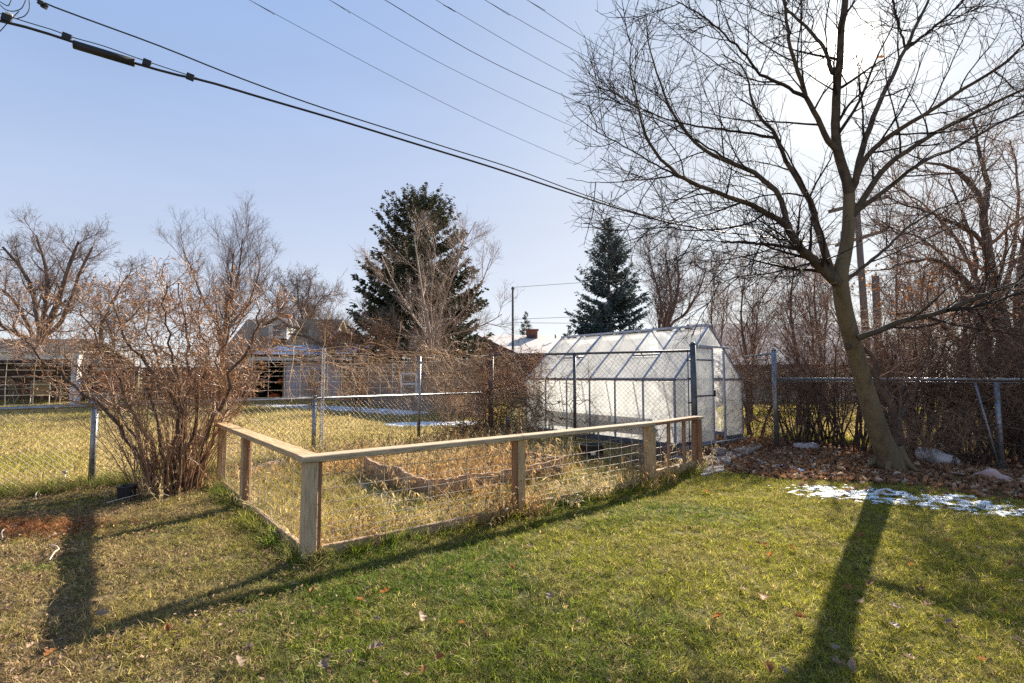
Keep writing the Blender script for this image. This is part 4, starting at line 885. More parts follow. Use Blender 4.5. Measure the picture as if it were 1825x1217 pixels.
# mauve shed with snow on its roof
sx0, sx1, sY = D(452, 700, 25.2)[0], D(622, 700, 25.2)[0], 25.2
sh = thing('shed', 'mauve plank shed with patchy snow on its low roof and a dark open bay', 'shed', (sx0, sY, 0)); wz = 1.98
xo = D(508, 700, sY)[0]
n = int((sx1 - xo) / .17)
for i in range(n): board('plank', (xo + (i + .5) * .17, sY, .02), (xo + (i + .5) * .17, sY, wz), .163, .03, 'siding', sh, side=(1, 0, 0), bev=0)
for x in (sx0, xo - .06): board('post', (x, sY, 0), (x, sY, wz), .1, .1, 'wood_red', sh, side=(1, 0, 0), bev=0)
board('fascia', (sx0 - .2, sY - .3, wz + .16), (sx1 + .2, sY - .3, wz + .16), .24, .04, 'white_paint', sh, side=UP, bev=0)
msn = mat('roof_snow', (.70, .75, .86), (.20, .13, .10), .8, 1.6, (1, 3, 1), contrast=(.47, .56))
quad_slab('roof', [(sx0 - .3, sY - .4, wz + .34), (sx1 + .3, sY - .4, wz + .34), (sx1 + .3, sY + 3.4, wz + 1.0), (sx0 - .3, sY + 3.4, wz + 1.0)], .07, msn, sh)
board('gutter', (sx0 - .3, sY - .44, wz + .29), (sx1 + .3, sY - .44, wz + .29), .08, .06, 'fascia', sh, side=UP, bev=0)
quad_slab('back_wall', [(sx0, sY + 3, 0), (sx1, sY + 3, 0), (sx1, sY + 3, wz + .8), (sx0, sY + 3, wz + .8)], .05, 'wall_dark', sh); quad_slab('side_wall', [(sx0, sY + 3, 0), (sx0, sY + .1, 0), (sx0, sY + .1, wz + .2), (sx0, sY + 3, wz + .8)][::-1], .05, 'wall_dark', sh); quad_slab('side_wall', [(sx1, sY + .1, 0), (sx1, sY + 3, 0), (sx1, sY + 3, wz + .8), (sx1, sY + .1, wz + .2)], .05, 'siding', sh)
xw = D(564, 676, sY)[0]; board('window', (xw, sY - .03, .78), (xw, sY - .03, 1.55), .5, .03, 'plank_dark', sh, side=(1, 0, 0), bev=0); board('frame', (xw, sY - .05, .88), (xw, sY - .05, 1.45), .30, .02, 'stucco', sh, side=(1, 0, 0), bev=0)
tag(lump('bucket', D(500, 680, sY + .5), .17, .17, .16, 0, 'orange', 3, 2, .08), 'small orange bundle hanging in the dark bay of the shed', 'bundle'); bx_ = thing('tiller', 'orange garden machine on the floor of the dark shed bay', 'machine', D(488, 705, sY + .6)); a = D(488, 705, sY + .6); a[2] = 0
lump('body', a + np.array([0, 0, .25]), .35, .2, .14, .2, 'orange', 5, 2, .15, bx_); pole('handle', a + np.array([.1, 0, .3]), a + np.array([-.75, .1, .75]), .025, 'orange', bx_, 8); pole('wheel', a + np.array([.2, -.12, .12]), a + np.array([.2, -.05, .12]), .12, 'rubber', bx_, 12)
wf = thing('white_frame', 'white empty wooden window frame leaning on the grey plank fence', 'frame', D(728, 690, 18));  # an empty white frame, not a plant support
for (p, q) in (((715, 667), (715, 702)), ((742, 667), (742, 702)), ((714, 666), (743, 666)), ((716, 684), (741, 684))): board('frame', D(*p, 17.7), D(*q, 17.7), .06, .03, 'white_paint', wf, bev=0, side=(1, .3, 0) if p[0] == q[0] else UP)

# dormer house
hd = thing('house', 'tan roofed house with a small white dormer beyond the shed', 'house', D(520, 640, 45)); xa, xb_ = D(425, 600, 45)[0], D(592, 600, 45)[0]
gable_house(hd, xa, xb_, 43, 51, 3.2, D(520, 569, 47)[2], 'shingle_tan', 'stucco', .3)
dx_ = D(495, 590, 43.6)[0]; zb_ = D(495, 603, 43.6)[2]; zt_ = D(495, 576, 43.6)[2]; zp_ = D(495, 564, 43.6)[2]
quad_slab('dormer_wall', [(dx_ - .78, 43.6, zb_), (dx_ + .78, 43.6, zb_), (dx_ + .78, 43.6, zt_), (dx_, 43.6, zp_ - .1), (dx_ - .78, 43.6, zt_)], .15, 'white_paint', hd)
for s in (-1, 1):
    P = [(dx_ + s * 1.0, 43.3, zt_ - .12), (dx_ + s * 1.0, 47, zt_ - .12), (dx_, 47, zp_ + .03), (dx_, 43.3, zp_ + .03)]; quad_slab('dormer_roof', P if s > 0 else P[::-1], .1, 'shingle_blue', hd)
    P = [(dx_ + s * .78, 43.76, zb_ - .2), (dx_ + s * .78, 47, zb_ - .2), (dx_ + s * .78, 47, zt_), (dx_ + s * .78, 43.76, zt_)]; quad_slab('dormer_wall', P if s > 0 else P[::-1], .1, 'white_paint', hd)
window(hd, (dx_, 43.56, (zb_ + zt_) / 2 + .02), .78, .95); xc = D(511, 562, 47)[0]; board('chimney', (xc, 47, D(511, 572, 47)[2] - .4), (xc, 47, D(511, 560, 47)[2]), .6, .6, 'brick', hd, side=(1, 0, 0))
# small gable house
hg = thing('house', 'small dark roofed gable end standing between the dormer house and the spruce', 'house', D(606, 620, 37)); gx = D(607, 600, 37)[0]; zpk = D(607, 590, 37)[2]; zev = D(607, 616, 37)[2]; wv = 1.25
quad_slab('wall', [(gx - wv, 37, 0), (gx + wv, 37, 0), (gx + wv, 37, zev + .1), (gx, 37, zpk - .1), (gx - wv, 37, zev + .1)], .2, 'stucco', hg)
for s in (-1, 1):
    o_ = -1.8; P = [(gx + s * (wv + .3), 36.6, zev - .1), (gx + s * (wv + .3) + o_, 43, zev - .1), (gx + o_, 43, zpk), (gx, 36.6, zpk)]; quad_slab('roof', P if s > 0 else P[::-1], .12, 'shingle_blue', hg)
    board('bargeboard', (gx + s * (wv + .3), 36.55, zev - .16), (gx, 36.55, zpk - .06), .22, .05, 'siding', hg, side=UP, bev=0)
quad_slab('wall', [(gx - wv + o_, 42.5, 0), (gx - wv, 37.2, 0), (gx - wv, 37.2, zev), (gx - wv + o_, 42.5, zev)], .1, 'stucco', hg); board('vent', (gx, 36.97, zpk - 1.0), (gx, 36.97, zpk - .55), .45, .04, 'white_paint', hg, side=(1, 0, 0), bev=0)
# ranch house with pale roof
hr = thing('house', 'low brick red house with a long pale roof and a brick chimney', 'house', D(960, 640, 38)); r0, r1 = D(852, 597, 43), D(1120, 597, 43); e0, e1 = D(922, 629, 37.5), D(1150, 629, 37.5); e0[2] = e1[2] = D(950, 629, 37.5)[2]; bk = np.array([r0[0] + .2, 49, e0[2]])
quad_slab('roof', [e0, e1, r1, r0], .12, 'roof_white', hr); quad_slab('roof', [r0, r1, np.array([e1[0], 49, e0[2]]), bk], .12, 'roof_white', hr)
ew = e0 + np.array([-2.6, -.0, 0]); ew[1] = 41; quad_slab('hip_roof', [bk, ew, e0, r0][::-1], .1, 'roof_red', hr) if False else quad_slab('hip_roof', [r0, np.array([r0[0] - .6, 43, e0[2]]), e0], .1, 'roof_red', hr)
board('fascia', e0 - np.array([0, .05, .14]), e1 - np.array([0, .05, .14]), .26, .05, 'fascia', hr, side=UP, bev=0)
wl = e0 + np.array([.4, .5, 0]); wr = e1 + np.array([0, .5, 0]); quad_slab('wall', [(wl[0], wl[1], 0), (wr[0], wr[1], 0), (wr[0], wr[1], e0[2] - .2), (wl[0], wl[1], e0[2] - .2)], .2, 'roof_red', hr); quad_slab('wall', [(r0[0] - .5, 43.2, 0), (wl[0], wl[1], 0), (wl[0], wl[1], e0[2] - .2), (r0[0] - .5, 43.2, e0[2] - .2)], .15, 'roof_red', hr)
cc = D(948, 600, 42.2); ct = D(948, 589, 42.2); board('chimney', cc + np.array([0, 0, -.6]), ct, .9, .7, 'brick', hr, side=(1, 0, 0)); board('flashing', D(947, 601, 41.75), D(947, 597, 41.75), .7, .06, 'shingle_blue', hr, side=(1, 0, 0)); board('cap', ct + np.array([-.55, 0, .04]), ct + np.array([.55, 0, .04]), .12, .8, 'brick', hr, side=UP)
pole('vent', D(990, 603, 41), D(990, 596, 41), .07, 'steel', hr, 8)
# big grey roof on the right
hq = thing('house', 'large house with a grey purple shingle roof behind the right thicket', 'house', D(1390, 690, 26)); qx0, qx1 = D(1262, 600, 27)[0], D(1560, 600, 27)[0]
gable_house(hq, qx0, qx1, 24, 34, 1.9, D(1390, 577, 29)[2], 'shingle_grey', 'stucco', .4)

# ------------------------------------------------------------------ utility poles and overhead wires
PX, PY_ = D(1535, 400, 20)[0], 20.0
upole = thing('utility_pole', 'tall wooden utility pole with two crossarms behind the maple trunk', 'utility pole', (D(1549, 700, 20)[0], 20, 0))
pb, ptp = np.array([D(1551, 700, 20)[0], 20, -.1]), D(1527, 368, 20)
pole('pole', pb, ptp, .15, 'pole_wood', upole, 12, r2=.11)
for (a, b_, w) in (((1478, 377), (1584, 350), .13), ((1490, 437), (1580, 410), .13)):
    p, q = D(*a, 19.4), D(*b_, 20.4); mz = (p[2] + q[2]) / 2; ar = board('crossarm', p, q, .14, .11, 'pole_wood', upole, side=UP)
    for f in (.06, .3, .7, .94):
        c_ = p * (1 - f) + q * f + np.array([0, 0, .07]); pole('insulator', c_, c_ + np.array([0, 0, .16]), .05, 'ceramic', upole, 8, r2=.03)
pole('transformer', D(1508, 432, 19.7), D(1508, 412, 19.7), .2, 'steel', upole, 12)
sp2 = thing('wooden_pole', 'short cut off wooden pole standing right of the utility pole', 'pole', D(1566, 690, 18)); pole('pole', D(1569, 690, 18), D(1560, 492, 18), .13, 'pole_wood', sp2, 12, r2=.12)
fp2 = thing('street_pole', 'thin dark pole standing alone between the big spruce and the greenhouse', 'pole', D(914, 660, 30)); pole('pole', g3(D(914, 660, 30)[:2]), D(914, 511, 30), .075, 'pole_dark', fp2, 10, r2=.065); pole('bracket', D(911, 514, 30), D(917, 514, 30), .05, 'pole_dark', fp2, 8)
def wire_plan(A, B, pxs, r, name, label, m='rubber', ext=None, n=60, parent=None):
    """wire hanging in the vertical plane over the plan line A-B, traced through photo pixels"""
    A = np.array(A); B = np.array(B); P = []
    d = B - A
    for px, py in pxs:
        rr = ray(px, py); t = (A[0] * d[1] - A[1] * d[0]) / (rr[0] * d[1] - rr[1] * d[0]); P.append(np.array([rr[0] * t, rr[1] * t, H + rr[2] * t]))
    if ext is not None: v = (P[0] - P[1]) / np.linalg.norm(P[0] - P[1]); P = [P[0] + v * ext] + P
    P = resample(np.array(P), n); o = Tubes().add(P, r, 5).obj(name, m, parent)
    if label: tag(o, label, 'cable', 'overhead wires')
    return P
pole_p = (D(1530, 400, 20)[0], 20.0); lft = (-8.9, 6.6)
hw = thing('utility_cable', 'thick black lower cable bundle with a long splice case crossing the sky', 'cable', (-7.5, 7.4, 6))
Pw = wire_plan(lft, pole_p, [(0, 37), (60, 52), (128, 74), (185, 94), (242, 113), (310, 132), (372, 146), (470, 175), (600, 213), (740, 256), (880, 299), (1010, 342), (1110, 374), (1200, 398), (1300, 415), (1490, 436)], .022, 'bundle', None, 'rubber', 1.7, 90, hw)
wire_plan(lft, pole_p, [(0, 24), (50, 40), (100, 55), (128, 66), (185, 82), (252, 106), (330, 132), (372, 146)], .008, 'messenger', None, 'rubber', 1.7, 30, hw)
def on_plan(px, py, A=lft, B=pole_p):
    A = np.array(A); B = np.array(B); d = B - A; rr = ray(px, py); t = (A[0] * d[1] - A[1] * d[0]) / (rr[0] * d[1] - rr[1] * d[0]); return np.array([rr[0] * t, rr[1] * t, H + rr[2] * t])
a, b_ = on_plan(131, 79), on_plan(240, 112); pole('splice_case', a, b_, .066, 'rubber', hw, 14)
for px, py in ((12, 33), (119, 67), (262, 113), (339, 138)):
    p = on_plan(px, py); board('spacer', p + np.array([-.05, -.03, .02]), p + np.array([.05, .03, .0]), .11, .05, 'rubber', hw, side=UP)
pole('tag', on_plan(10, 24), on_plan(22, 28), .03, 'ceramic', hw, 6)
for i, pts in enumerate(([(0, 8), (8, 16), (22, 20), (38, 15), (46, 0)], [(0, 3), (14, 10), (20, 0)], [(52, 0), (52, 16), (44, 28), (30, 33)], [(0, 56), (18, 36), (34, 20)])):
    Tubes().add(resample(np.array([on_plan(*p) for p in pts]), 16), .007, 5).obj('loop', 'rubber', hw)
wire_plan(lft, pole_p, [(40, -12), (75, 4), (160, 36), (285, 82), (420, 136), (560, 187), (700, 232), (800, 264), (920, 302), (1050, 350), (1170, 388), (1300, 405), (1480, 425)], .013, 'utility_cable', 'black upper cable running just above the cable with the splice case', 'rubber', 1.0, 70)
for px, py in ((73, 5), (79, 11)): 
    p = on_plan(px, py); tag(board('cable_clamp', p + np.array([-.04, 0, .02]), p + np.array([.04, 0, -.02]), .07, .04, 'rubber', None, side=UP), 'small black clamp on the upper cable near the top left corner' if py < 8 else 'second black clamp hanging below the upper cable at the top left', 'clamp')
labs = ['lowest thin wire slanting from the top edge down to the maple twigs', 'second thin wire slanting down towards the maple', 'twisted double thin wire slanting down from the top middle', 'thin wire from the top edge just right of the double wire', 'thin short wire at the top right of the sky before the maple', 'rightmost thin wire entering the maple crown at the top']
W6 = [([(410, -20), (445, 0), (700, 137), (880, 226), (1060, 303), (1200, 350), (1490, 430)], (-5.2, 8.6)), ([(540, -30), (588, 0), (800, 120), (1050, 238), (1200, 290), (1490, 372)], (-3.9, 8.6)), ([(640, -28), (690, 2), (860, 102), (1045, 188), (1200, 250), (1485, 372)], (-2.6, 8.6)), ([(730, -30), (778, 0), (1005, 130), (1200, 222), (1510, 365)], (-1.4, 8.6)), ([(820, -28), (865, 0), (1010, 82), (1200, 180), (1550, 355)], (-.4, 8.6)), ([(900, -24), (940, 0), (1100, 102), (1250, 180), (1575, 350)], (.3, 8.6))]
for i, (pts, A) in enumerate(W6): wire_plan(A, pole_p, pts, .0065 if i == 2 else .0045, 'overhead_wire', labs[i], 'rubber', 14.0)
for i, (a, b_) in enumerate((((914, 512), (1130, 497)), ((914, 569), (1140, 560)), ((914, 575), (1150, 577)))):
    T = Tubes().add(np.stack([D(a[0], a[1], 30), D(b_[0], b_[1], 33)]), .012, 4); tag(T.obj('power_line', 'pole_dark'), ['upper', 'middle', 'lower'][i] + ' faint line running right from the lone dark pole', 'cable', 'lines from the lone pole')
lpl = thing('utility_pole', 'utility pole just outside the left edge carrying the thick cables', 'utility pole', (-9.3, 6.36, 0)); pole('pole', (-9.3, 6.36, -.2), (-9.3, 6.36, 9.2), .17, 'pole_wood', lpl, 12, r2=.13)

# ------------------------------------------------------------------ trees
def limb(px, Y0, Y1, n=24):
    px = np.array(px, float); d = np.r_[0, np.cumsum(np.linalg.norm(np.diff(px, axis=0), axis=1))]; d /= d[-1]
    return resample(np.array([D(a, b, Y0 + (Y1 - Y0) * f) for (a, b), f in zip(px, d)]), n)
def taper(n, r0, r1, p=.8): return r0 + (r1 - r0) * np.linspace(0, 1, n) ** p
rm = np.random.default_rng(77)
mp = thing('maple_tree', 'bare maple with smooth leaning trunk and wide upswept limbs at the right', 'tree', G(1590, 834))
tr = resample(np.vstack([limb([(1594, 838), (1578, 800), (1560, 752), (1542, 690), (1528, 640), (1514, 590), (1503, 545), (1497, 500)], 6.70, 6.05, 22), limb([(1499, 480), (1505, 455), (1511, 420), (1513, 375), (1513, 335)], 6.03, 5.98, 10)[0:]]), 40)
trr = np.interp(np.linspace(0, 1, 40), [0, .04, .12, .35, .62, .70, .80, 1], [.205, .155, .126, .099, .093, .089, .074, .060])
Tubes().add(tr, trr, 16).obj('trunk', 'bark', mp)
for ra in (.2, 2.7, 3.9, 5.3):
    rb0 = tr[1]; e_ = np.array([math.cos(ra), math.sin(ra), 0]); Tubes().add(resample(np.array([rb0 + e_ * .07 + np.array([0, 0, .22]), rb0 + e_ * .15 + np.array([0, 0, .07]), rb0 + e_ * .23 + np.array([0, 0, -.02]), rb0 + e_ * .34 + np.array([0, 0, -.08])]), 12), taper(12, .08, .012), 9).obj('root', 'bark', mp)
kn = D(1511, 617, 6.13); lump('knot', kn, .05, .03, .05, 0, 'bark_dark', 3, 2, .1, mp)
LM = [  # pixels, start depth, end depth, start radius, end radius
 ([(1513, 345), (1504, 300), (1492, 262), (1490, 210), (1493, 140), (1500, 60), (1508, -20), (1518, -150)], 7.2, 6.9, .082, .035),
 ([(1492, 505), (1479, 493), (1452, 466), (1420, 434), (1402, 398)], 7.2, 7.0, .085, .058),
 ([(1402, 400), (1344, 368), (1298, 350), (1244, 330), (1208, 310), (1176, 280), (1149, 240), (1136, 181), (1122, 108), (1131, 60)], 7.0, 6.1, .05, .006),
 ([(1402, 402), (1389, 348), (1357, 316), (1316, 294), (1253, 267), (1212, 221), (1190, 181), (1158, 86), (1150, 20)], 7.0, 7.8, .048, .007),
 ([(1488, 500), (1479, 479), (1470, 447), (1457, 407), (1443, 357), (1420, 316), (1402, 289), (1384, 244), (1357, 212), (1339, 172), (1325, 122), (1285, 96)], 7.25, 7.9, .072, .008),
 ([(1384, 246), (1340, 238), (1290, 232), (1230, 222), (1170, 205), (1110, 175), (1075, 130)], 7.7, 7.2, .026, .005),
 ([(1495, 272), (1478, 253), (1457, 212), (1438, 172), (1420, 118), (1409, 81), (1398, 0), (1390, -60)], 7.15, 6.6, .05, .014),
 ([(1438, 174), (1397, 152), (1353, 130), (1330, 100), (1280, 50), (1240, 20), (1205, 2)], 6.9, 6.2, .032, .008),
 ([(1484, 130), (1466, 81), (1429, 41), (1402, 14), (1385, -30)], 7.0, 7.6, .035, .014),
 ([(1514, 345), (1524, 325), (1533, 280), (1556, 212), (1583, 149), (1615, 86), (1633, 45), (1655, 0), (1672, -60)], 7.2, 7.9, .058, .016),
 ([(1615, 88), (1669, 45), (1719, 0), (1760, -40)], 7.7, 7.4, .03, .012), ([(1615, 88), (1603, 45), (1592, 0), (1588, -40)], 7.7, 8.2, .022, .01),
 ([(1515, 345), (1527, 312), (1556, 267), (1601, 231), (1669, 190), (1723, 154), (1778, 122), (1830, 75), (1880, 20)], 7.2, 6.2, .052, .012),
 ([(1515, 388), (1529, 371), (1551, 335), (1583, 294), (1642, 253), (1705, 217), (1769, 185), (1830, 156), (1900, 118)], 7.2, 6.6, .055, .014),
 ([(1516, 390), (1533, 373), (1583, 335), (1642, 289), (1705, 262), (1769, 226), (1830, 198), (1910, 170)], 7.25, 8.6, .045, .012),
 ([(1505, 505), (1515, 493), (1547, 470), (1579, 443), (1597, 425), (1625, 400), (1680, 370), (1740, 350)], 7.25, 7.9, .036, .007),
 ([(1528, 603), (1560, 592), (1600, 575), (1650, 563), (1690, 553), (1735, 533), (1780, 515), (1830, 498), (1890, 470)], 7.2, 6.4, .052, .020),
 ([(1690, 553), (1730, 548), (1775, 535), (1820, 521), (1870, 515)], 6.8, 6.9, .03, .012),
 ([(1432, 447), (1405, 441), (1375, 436), (1330, 432), (1285, 430)], 7.05, 6.9, .03, .017),
 ([(1478, 470), (1465, 461), (1440, 470), (1407, 479), (1360, 488), (1316, 493), (1270, 510)], 7.2, 6.6, .024, .005),
 ([(1366, 380), (1340, 396), (1290, 408), (1230, 410), (1180, 404), (1120, 410), (1070, 408), (1022, 402)], 6.95, 6.4, .018, .003),
 ([(1208, 312), (1170, 318), (1120, 322), (1060, 325), (1010, 318)], 6.5, 6.2, .014, .003),
 ([(1244, 332), (1180, 300), (1120, 265), (1060, 232), (1020, 200), (1000, 165)], 6.7, 7.1, .018, .003),
 ([(1316, 296), (1260, 262), (1190, 222), (1120, 190), (1070, 160), (1040, 110)], 7.3, 7.7, .018, .003),
 ([(1440, 350), (1400, 345), (1350, 352), (1290, 372), (1230, 378), (1180, 400)], 7.4, 7.8, .016, .003),
]
T = Tubes(); lp_, lr_ = [], []
for i, (px, y0, y1, r0, r1) in enumerate(LM):
    P = limb(px, y0 * .83, y1 * .83); P[1:-1] += rm.normal(0, .005, P[1:-1].shape); r0 *= .74; r1 *= .74; R = taper(24, r0, r1)
    Tubes().add(P, R, 9).obj('limb', 'bark_limb', mp) if r0 > .025 else T.add(P, R, 6)
    lp_.append(P); lr_.append(R)
LP, LR = np.array(lp_), np.array(lr_)
k1, q1 = kids(rm, LP, LR, 12, .16, 1.0, 44, 11, 1.15, .35, 10, .3, .085, .45, .0035, rmin=.006, shape=.68)
ok = np.linalg.norm(k1[:, 0] - tr[-1], axis=1) > .25; k1, q1 = k1[ok], q1[ok]
kp = k1[:, -1, 0] > .75; k1, q1 = k1[kp], q1[kp]
k2, q2 = kids(rm, k1, q1, 7, .12, 1.0, 44, 12, .5, .35, 7, .25, .10, .6, .0026, rmin=.004)
kp = k2[:, -1, 0] > .62; k2, q2 = k2[kp], q2[kp]
k3, q3 = kids(rm, k2, q2, 3, .15, 1.0, 45, 14, .2, .4, 4, .25, .12, .7, .0018, rmin=.0024)
kp = k1[:, -1, 0] > .75; k1, q1 = k1[kp], q1[kp]; kp = k2[:, -1, 0] > .62; k2, q2 = k2[kp], q2[kp]; kp = k3[:, -1, 0] > .55; k3, q3 = k3[kp], q3[kp]
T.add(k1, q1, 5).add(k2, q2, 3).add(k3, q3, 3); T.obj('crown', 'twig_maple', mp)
lfm = Tubes()
hl = thing('hanging_leaf', 'last dry leaf hanging in the maple crown near the sun', 'leaf', D(1570, 103, 5.9)); o = ob('leaf', leaf_mesh('leaf', rm, .1, 'dry_leaf', True, .8), None, None); o.parent = hl

def bare_tree(name, label, base, trunk, tr0, tr1, seed, k=(12, 8, 6, 4), L=(3, 1.6, .8, .4), ang=(40, 42, 45, 45), up=(.5, .4, .3, .2), t0=.3, rmin=(.03, .014, .008, .006), mtr='bark_far', mtw='twig_far', wob=.1, extra=None, cat='tree', group=None, sides=9, top=1.0, shape=.45):
    """trunk polyline (world points) plus four orders of branches"""
    rg = np.random.default_rng(seed); rt = thing(name, label, cat, base, group); trunks = trunk if isinstance(trunk, list) else [trunk]; crowns = Tubes(); TP, TR = [], []
    for i, tpts in enumerate(trunks):
        P = resample(tpts, 16); P[1:-1] += rg.normal(0, .02, P[1:-1].shape) * tr0 * 2; R = taper(16, tr0 * (1 if i == 0 else .7), tr1, .9); R[0] *= 1.25
        Tubes().add(P, R, sides).obj('trunk', mtr, rt); TP.append(P); TR.append(R)
    P, R = np.array(TP), np.array(TR)
    for i in range(len(k)):
        P, R = kids(rg, P, R, k[i], t0 if i == 0 else .2, top, ang[i], 11, L[i], .3, (10, 7, 5, 4)[i], up[i], wob * (.8, 1, 1.2, 1.2)[i], .55, rmin[i] * .4, rmin=rmin[i], shape=shape)
        crowns.add(P, R, 5 if i == 0 else 3)
        if i == 0:
            P = np.concatenate([P, resample_last(TP)]) if False else P
    crowns.obj('crown', mtw, rt); return rt
def at0(px, Y): p = D(px, 660, Y); p[2] = 0; return p
def dz(base, *offs): return np.array([base + np.array(o) for o in offs])
# left background
b = at0(55, 30); S_ = 30 / 900.0
def fan(base, Y, lines): return [np.array([base] + [D(px, py, Y + (i - 1) * .6) for px, py in ln]) for i, ln in enumerate(lines)]
bare_tree('cottonwood_tree', 'wide spreading bare tree with bent limbs at the left edge', b, fan(b, 30, [[(72, 610), (90, 570), (110, 520), (125, 470), (140, 430)], [(70, 610), (65, 560), (58, 520), (40, 480), (5, 440)], [(72, 612), (78, 560), (85, 510), (80, 470), (65, 420)], [(60, 620), (20, 590), (-30, 560), (-80, 520)], [(78, 605), (105, 580), (128, 530), (145, 480), (165, 440)], [(60, 610), (40, 560), (20, 530), (-20, 500)]]), .32, .06, 5, k=(11, 7, 6, 4), L=(2.0, 1.2, .65, .38), up=(.5, .5, .4, .3), t0=.45)
b = at0(398, 34); bare_tree('poplar_tree', 'tall fine branched bare tree rising behind the large shrub', b, [dz(b, (0, 0, 0), (0, 0, 3), (.1, 0, 6), (.3, 0, 7.5), (.4, 0, 9.6))] + fan(b, 34, [[(400, 580), (418, 520), (428, 465), (432, 425)], [(390, 590), (362, 535), (342, 480), (328, 450)], [(405, 590), (438, 550), (456, 505), (464, 475)]]), .24, .03, 9, k=(14, 7, 6, 4), L=(3.5, 1.7, .8, .45), ang=(30, 30, 35, 40), up=(.8, .6, .5, .3), t0=.3, rmin=(.022, .011, .006, .0045))
b = at0(488, 60); bare_tree('bare_tree', 'distant bare tree left of the dormer house chimney', b, dz(b, (0, 0, 0), (0, 0, 4), (.3, 0, 8), (.2, 0, 11)), .3, .06, 13, k=(18, 7, 6, 3), L=(4.5, 2.2, 1.1, .6), up=(.5, .4, .3, .2), t0=.3, rmin=(.05, .03, .018, .012))
b = at0(545, 62); bare_tree('bare_tree', 'distant bare tree with arching limbs right of the dormer house', b, fan(b, 62, [[(540, 575), (532, 540), (530, 505)], [(548, 580), (560, 550), (575, 530), (590, 525)], [(545, 580), (548, 540), (552, 512)]]), .3, .05, 17, k=(10, 7, 6, 3), L=(3.2, 1.8, 1.0, .6), up=(.3, .2, .2, .1), t0=.5, rmin=(.05, .03, .018, .012))
b = at0(608, 58); bare_tree('bare_tree', 'low distant bare tree beside the left flank of the big spruce', b, dz(b, (0, 0, 0), (0, 0, 3), (.2, 0, 6)), .25, .05, 19, k=(14, 7, 6, 3), L=(3.0, 1.7, 1.0, .5), up=(.4, .3, .2, .1), t0=.4, rmin=(.05, .03, .018, .012))
b = at0(205, 48); bare_tree('bare_tree', 'bare tree with one long sideways limb between the left tree and the poplar', b, fan(b, 48, [[(180, 600), (190, 560), (215, 510), (228, 490)], [(205, 600), (240, 560), (262, 530)], [(200, 600), (180, 560), (165, 540)]]), .28, .05, 23, k=(10, 7, 6, 3), L=(3.2, 1.7, .9, .5), up=(.4, .3, .2, .1), t0=.4, rmin=(.04, .022, .014, .01))
# neighbour's small leaning tree above the vines
b = at0(640, 21); bare_tree('apple_tree', "small crooked bare fruit tree leaning left beside the shed", b, fan(b, 21, [[(620, 680), (600, 640), (575, 615), (545, 600), (515, 595)], [(605, 650), (590, 610), (585, 585), (575, 570)], [(625, 680), (630, 640), (650, 615), (680, 605)]]), .13, .03, 29, k=(12, 8, 6, 4), L=(1.2, .7, .4, .22), up=(.4, .4, .3, .2), t0=.4, rmin=(.016, .009, .006, .004), mtw='vine_dark', mtr='bark_far')
# pale bare tree before the spruce
b = at0(768, 25); bare_tree('ash_tree', 'pale many stemmed bare tree standing in front of the big spruce', b, fan(b, 25, [[(766, 600), (755, 540), (745, 470), (738, 420)], [(772, 600), (790, 540), (815, 470), (830, 410)], [(764, 610), (735, 560), (700, 500), (680, 455)], [(776, 605), (820, 560), (855, 510), (875, 460)], [(770, 600), (768, 530), (775, 460), (770, 415)], [(760, 615), (710, 595), (670, 575), (650, 560)], [(780, 610), (830, 590), (870, 575), (895, 560)], [(768, 600), (780, 530), (800, 480), (848, 395)]]), .12, .02, 31, k=(9, 7, 5, 3), L=(2.2, 1.2, .6, .35), ang=(30, 32, 36, 40), up=(.5, .4, .3, .2), t0=.15, rmin=(.02, .011, .007, .005), mtw='twig_pale', mtr='twig_pale')
# behind the greenhouse
b = at0(1180, 42); bare_tree('bare_tree', 'bare tree with forked trunks right of the blue spruce behind the greenhouse', b, fan(b, 42, [[(1185, 590), (1200, 550), (1210, 500), (1205, 455)], [(1175, 590), (1178, 540), (1165, 490), (1155, 455)], [(1190, 590), (1220, 560), (1245, 520), (1258, 480)], [(1180, 590), (1195, 540), (1190, 480), (1185, 450)]]), .3, .05, 37, k=(12, 7, 6, 3), L=(3.2, 1.8, 1.0, .5), ang=(30, 32, 36, 40), up=(.6, .4, .3, .2), t0=.35, rmin=(.04, .022, .014, .01))

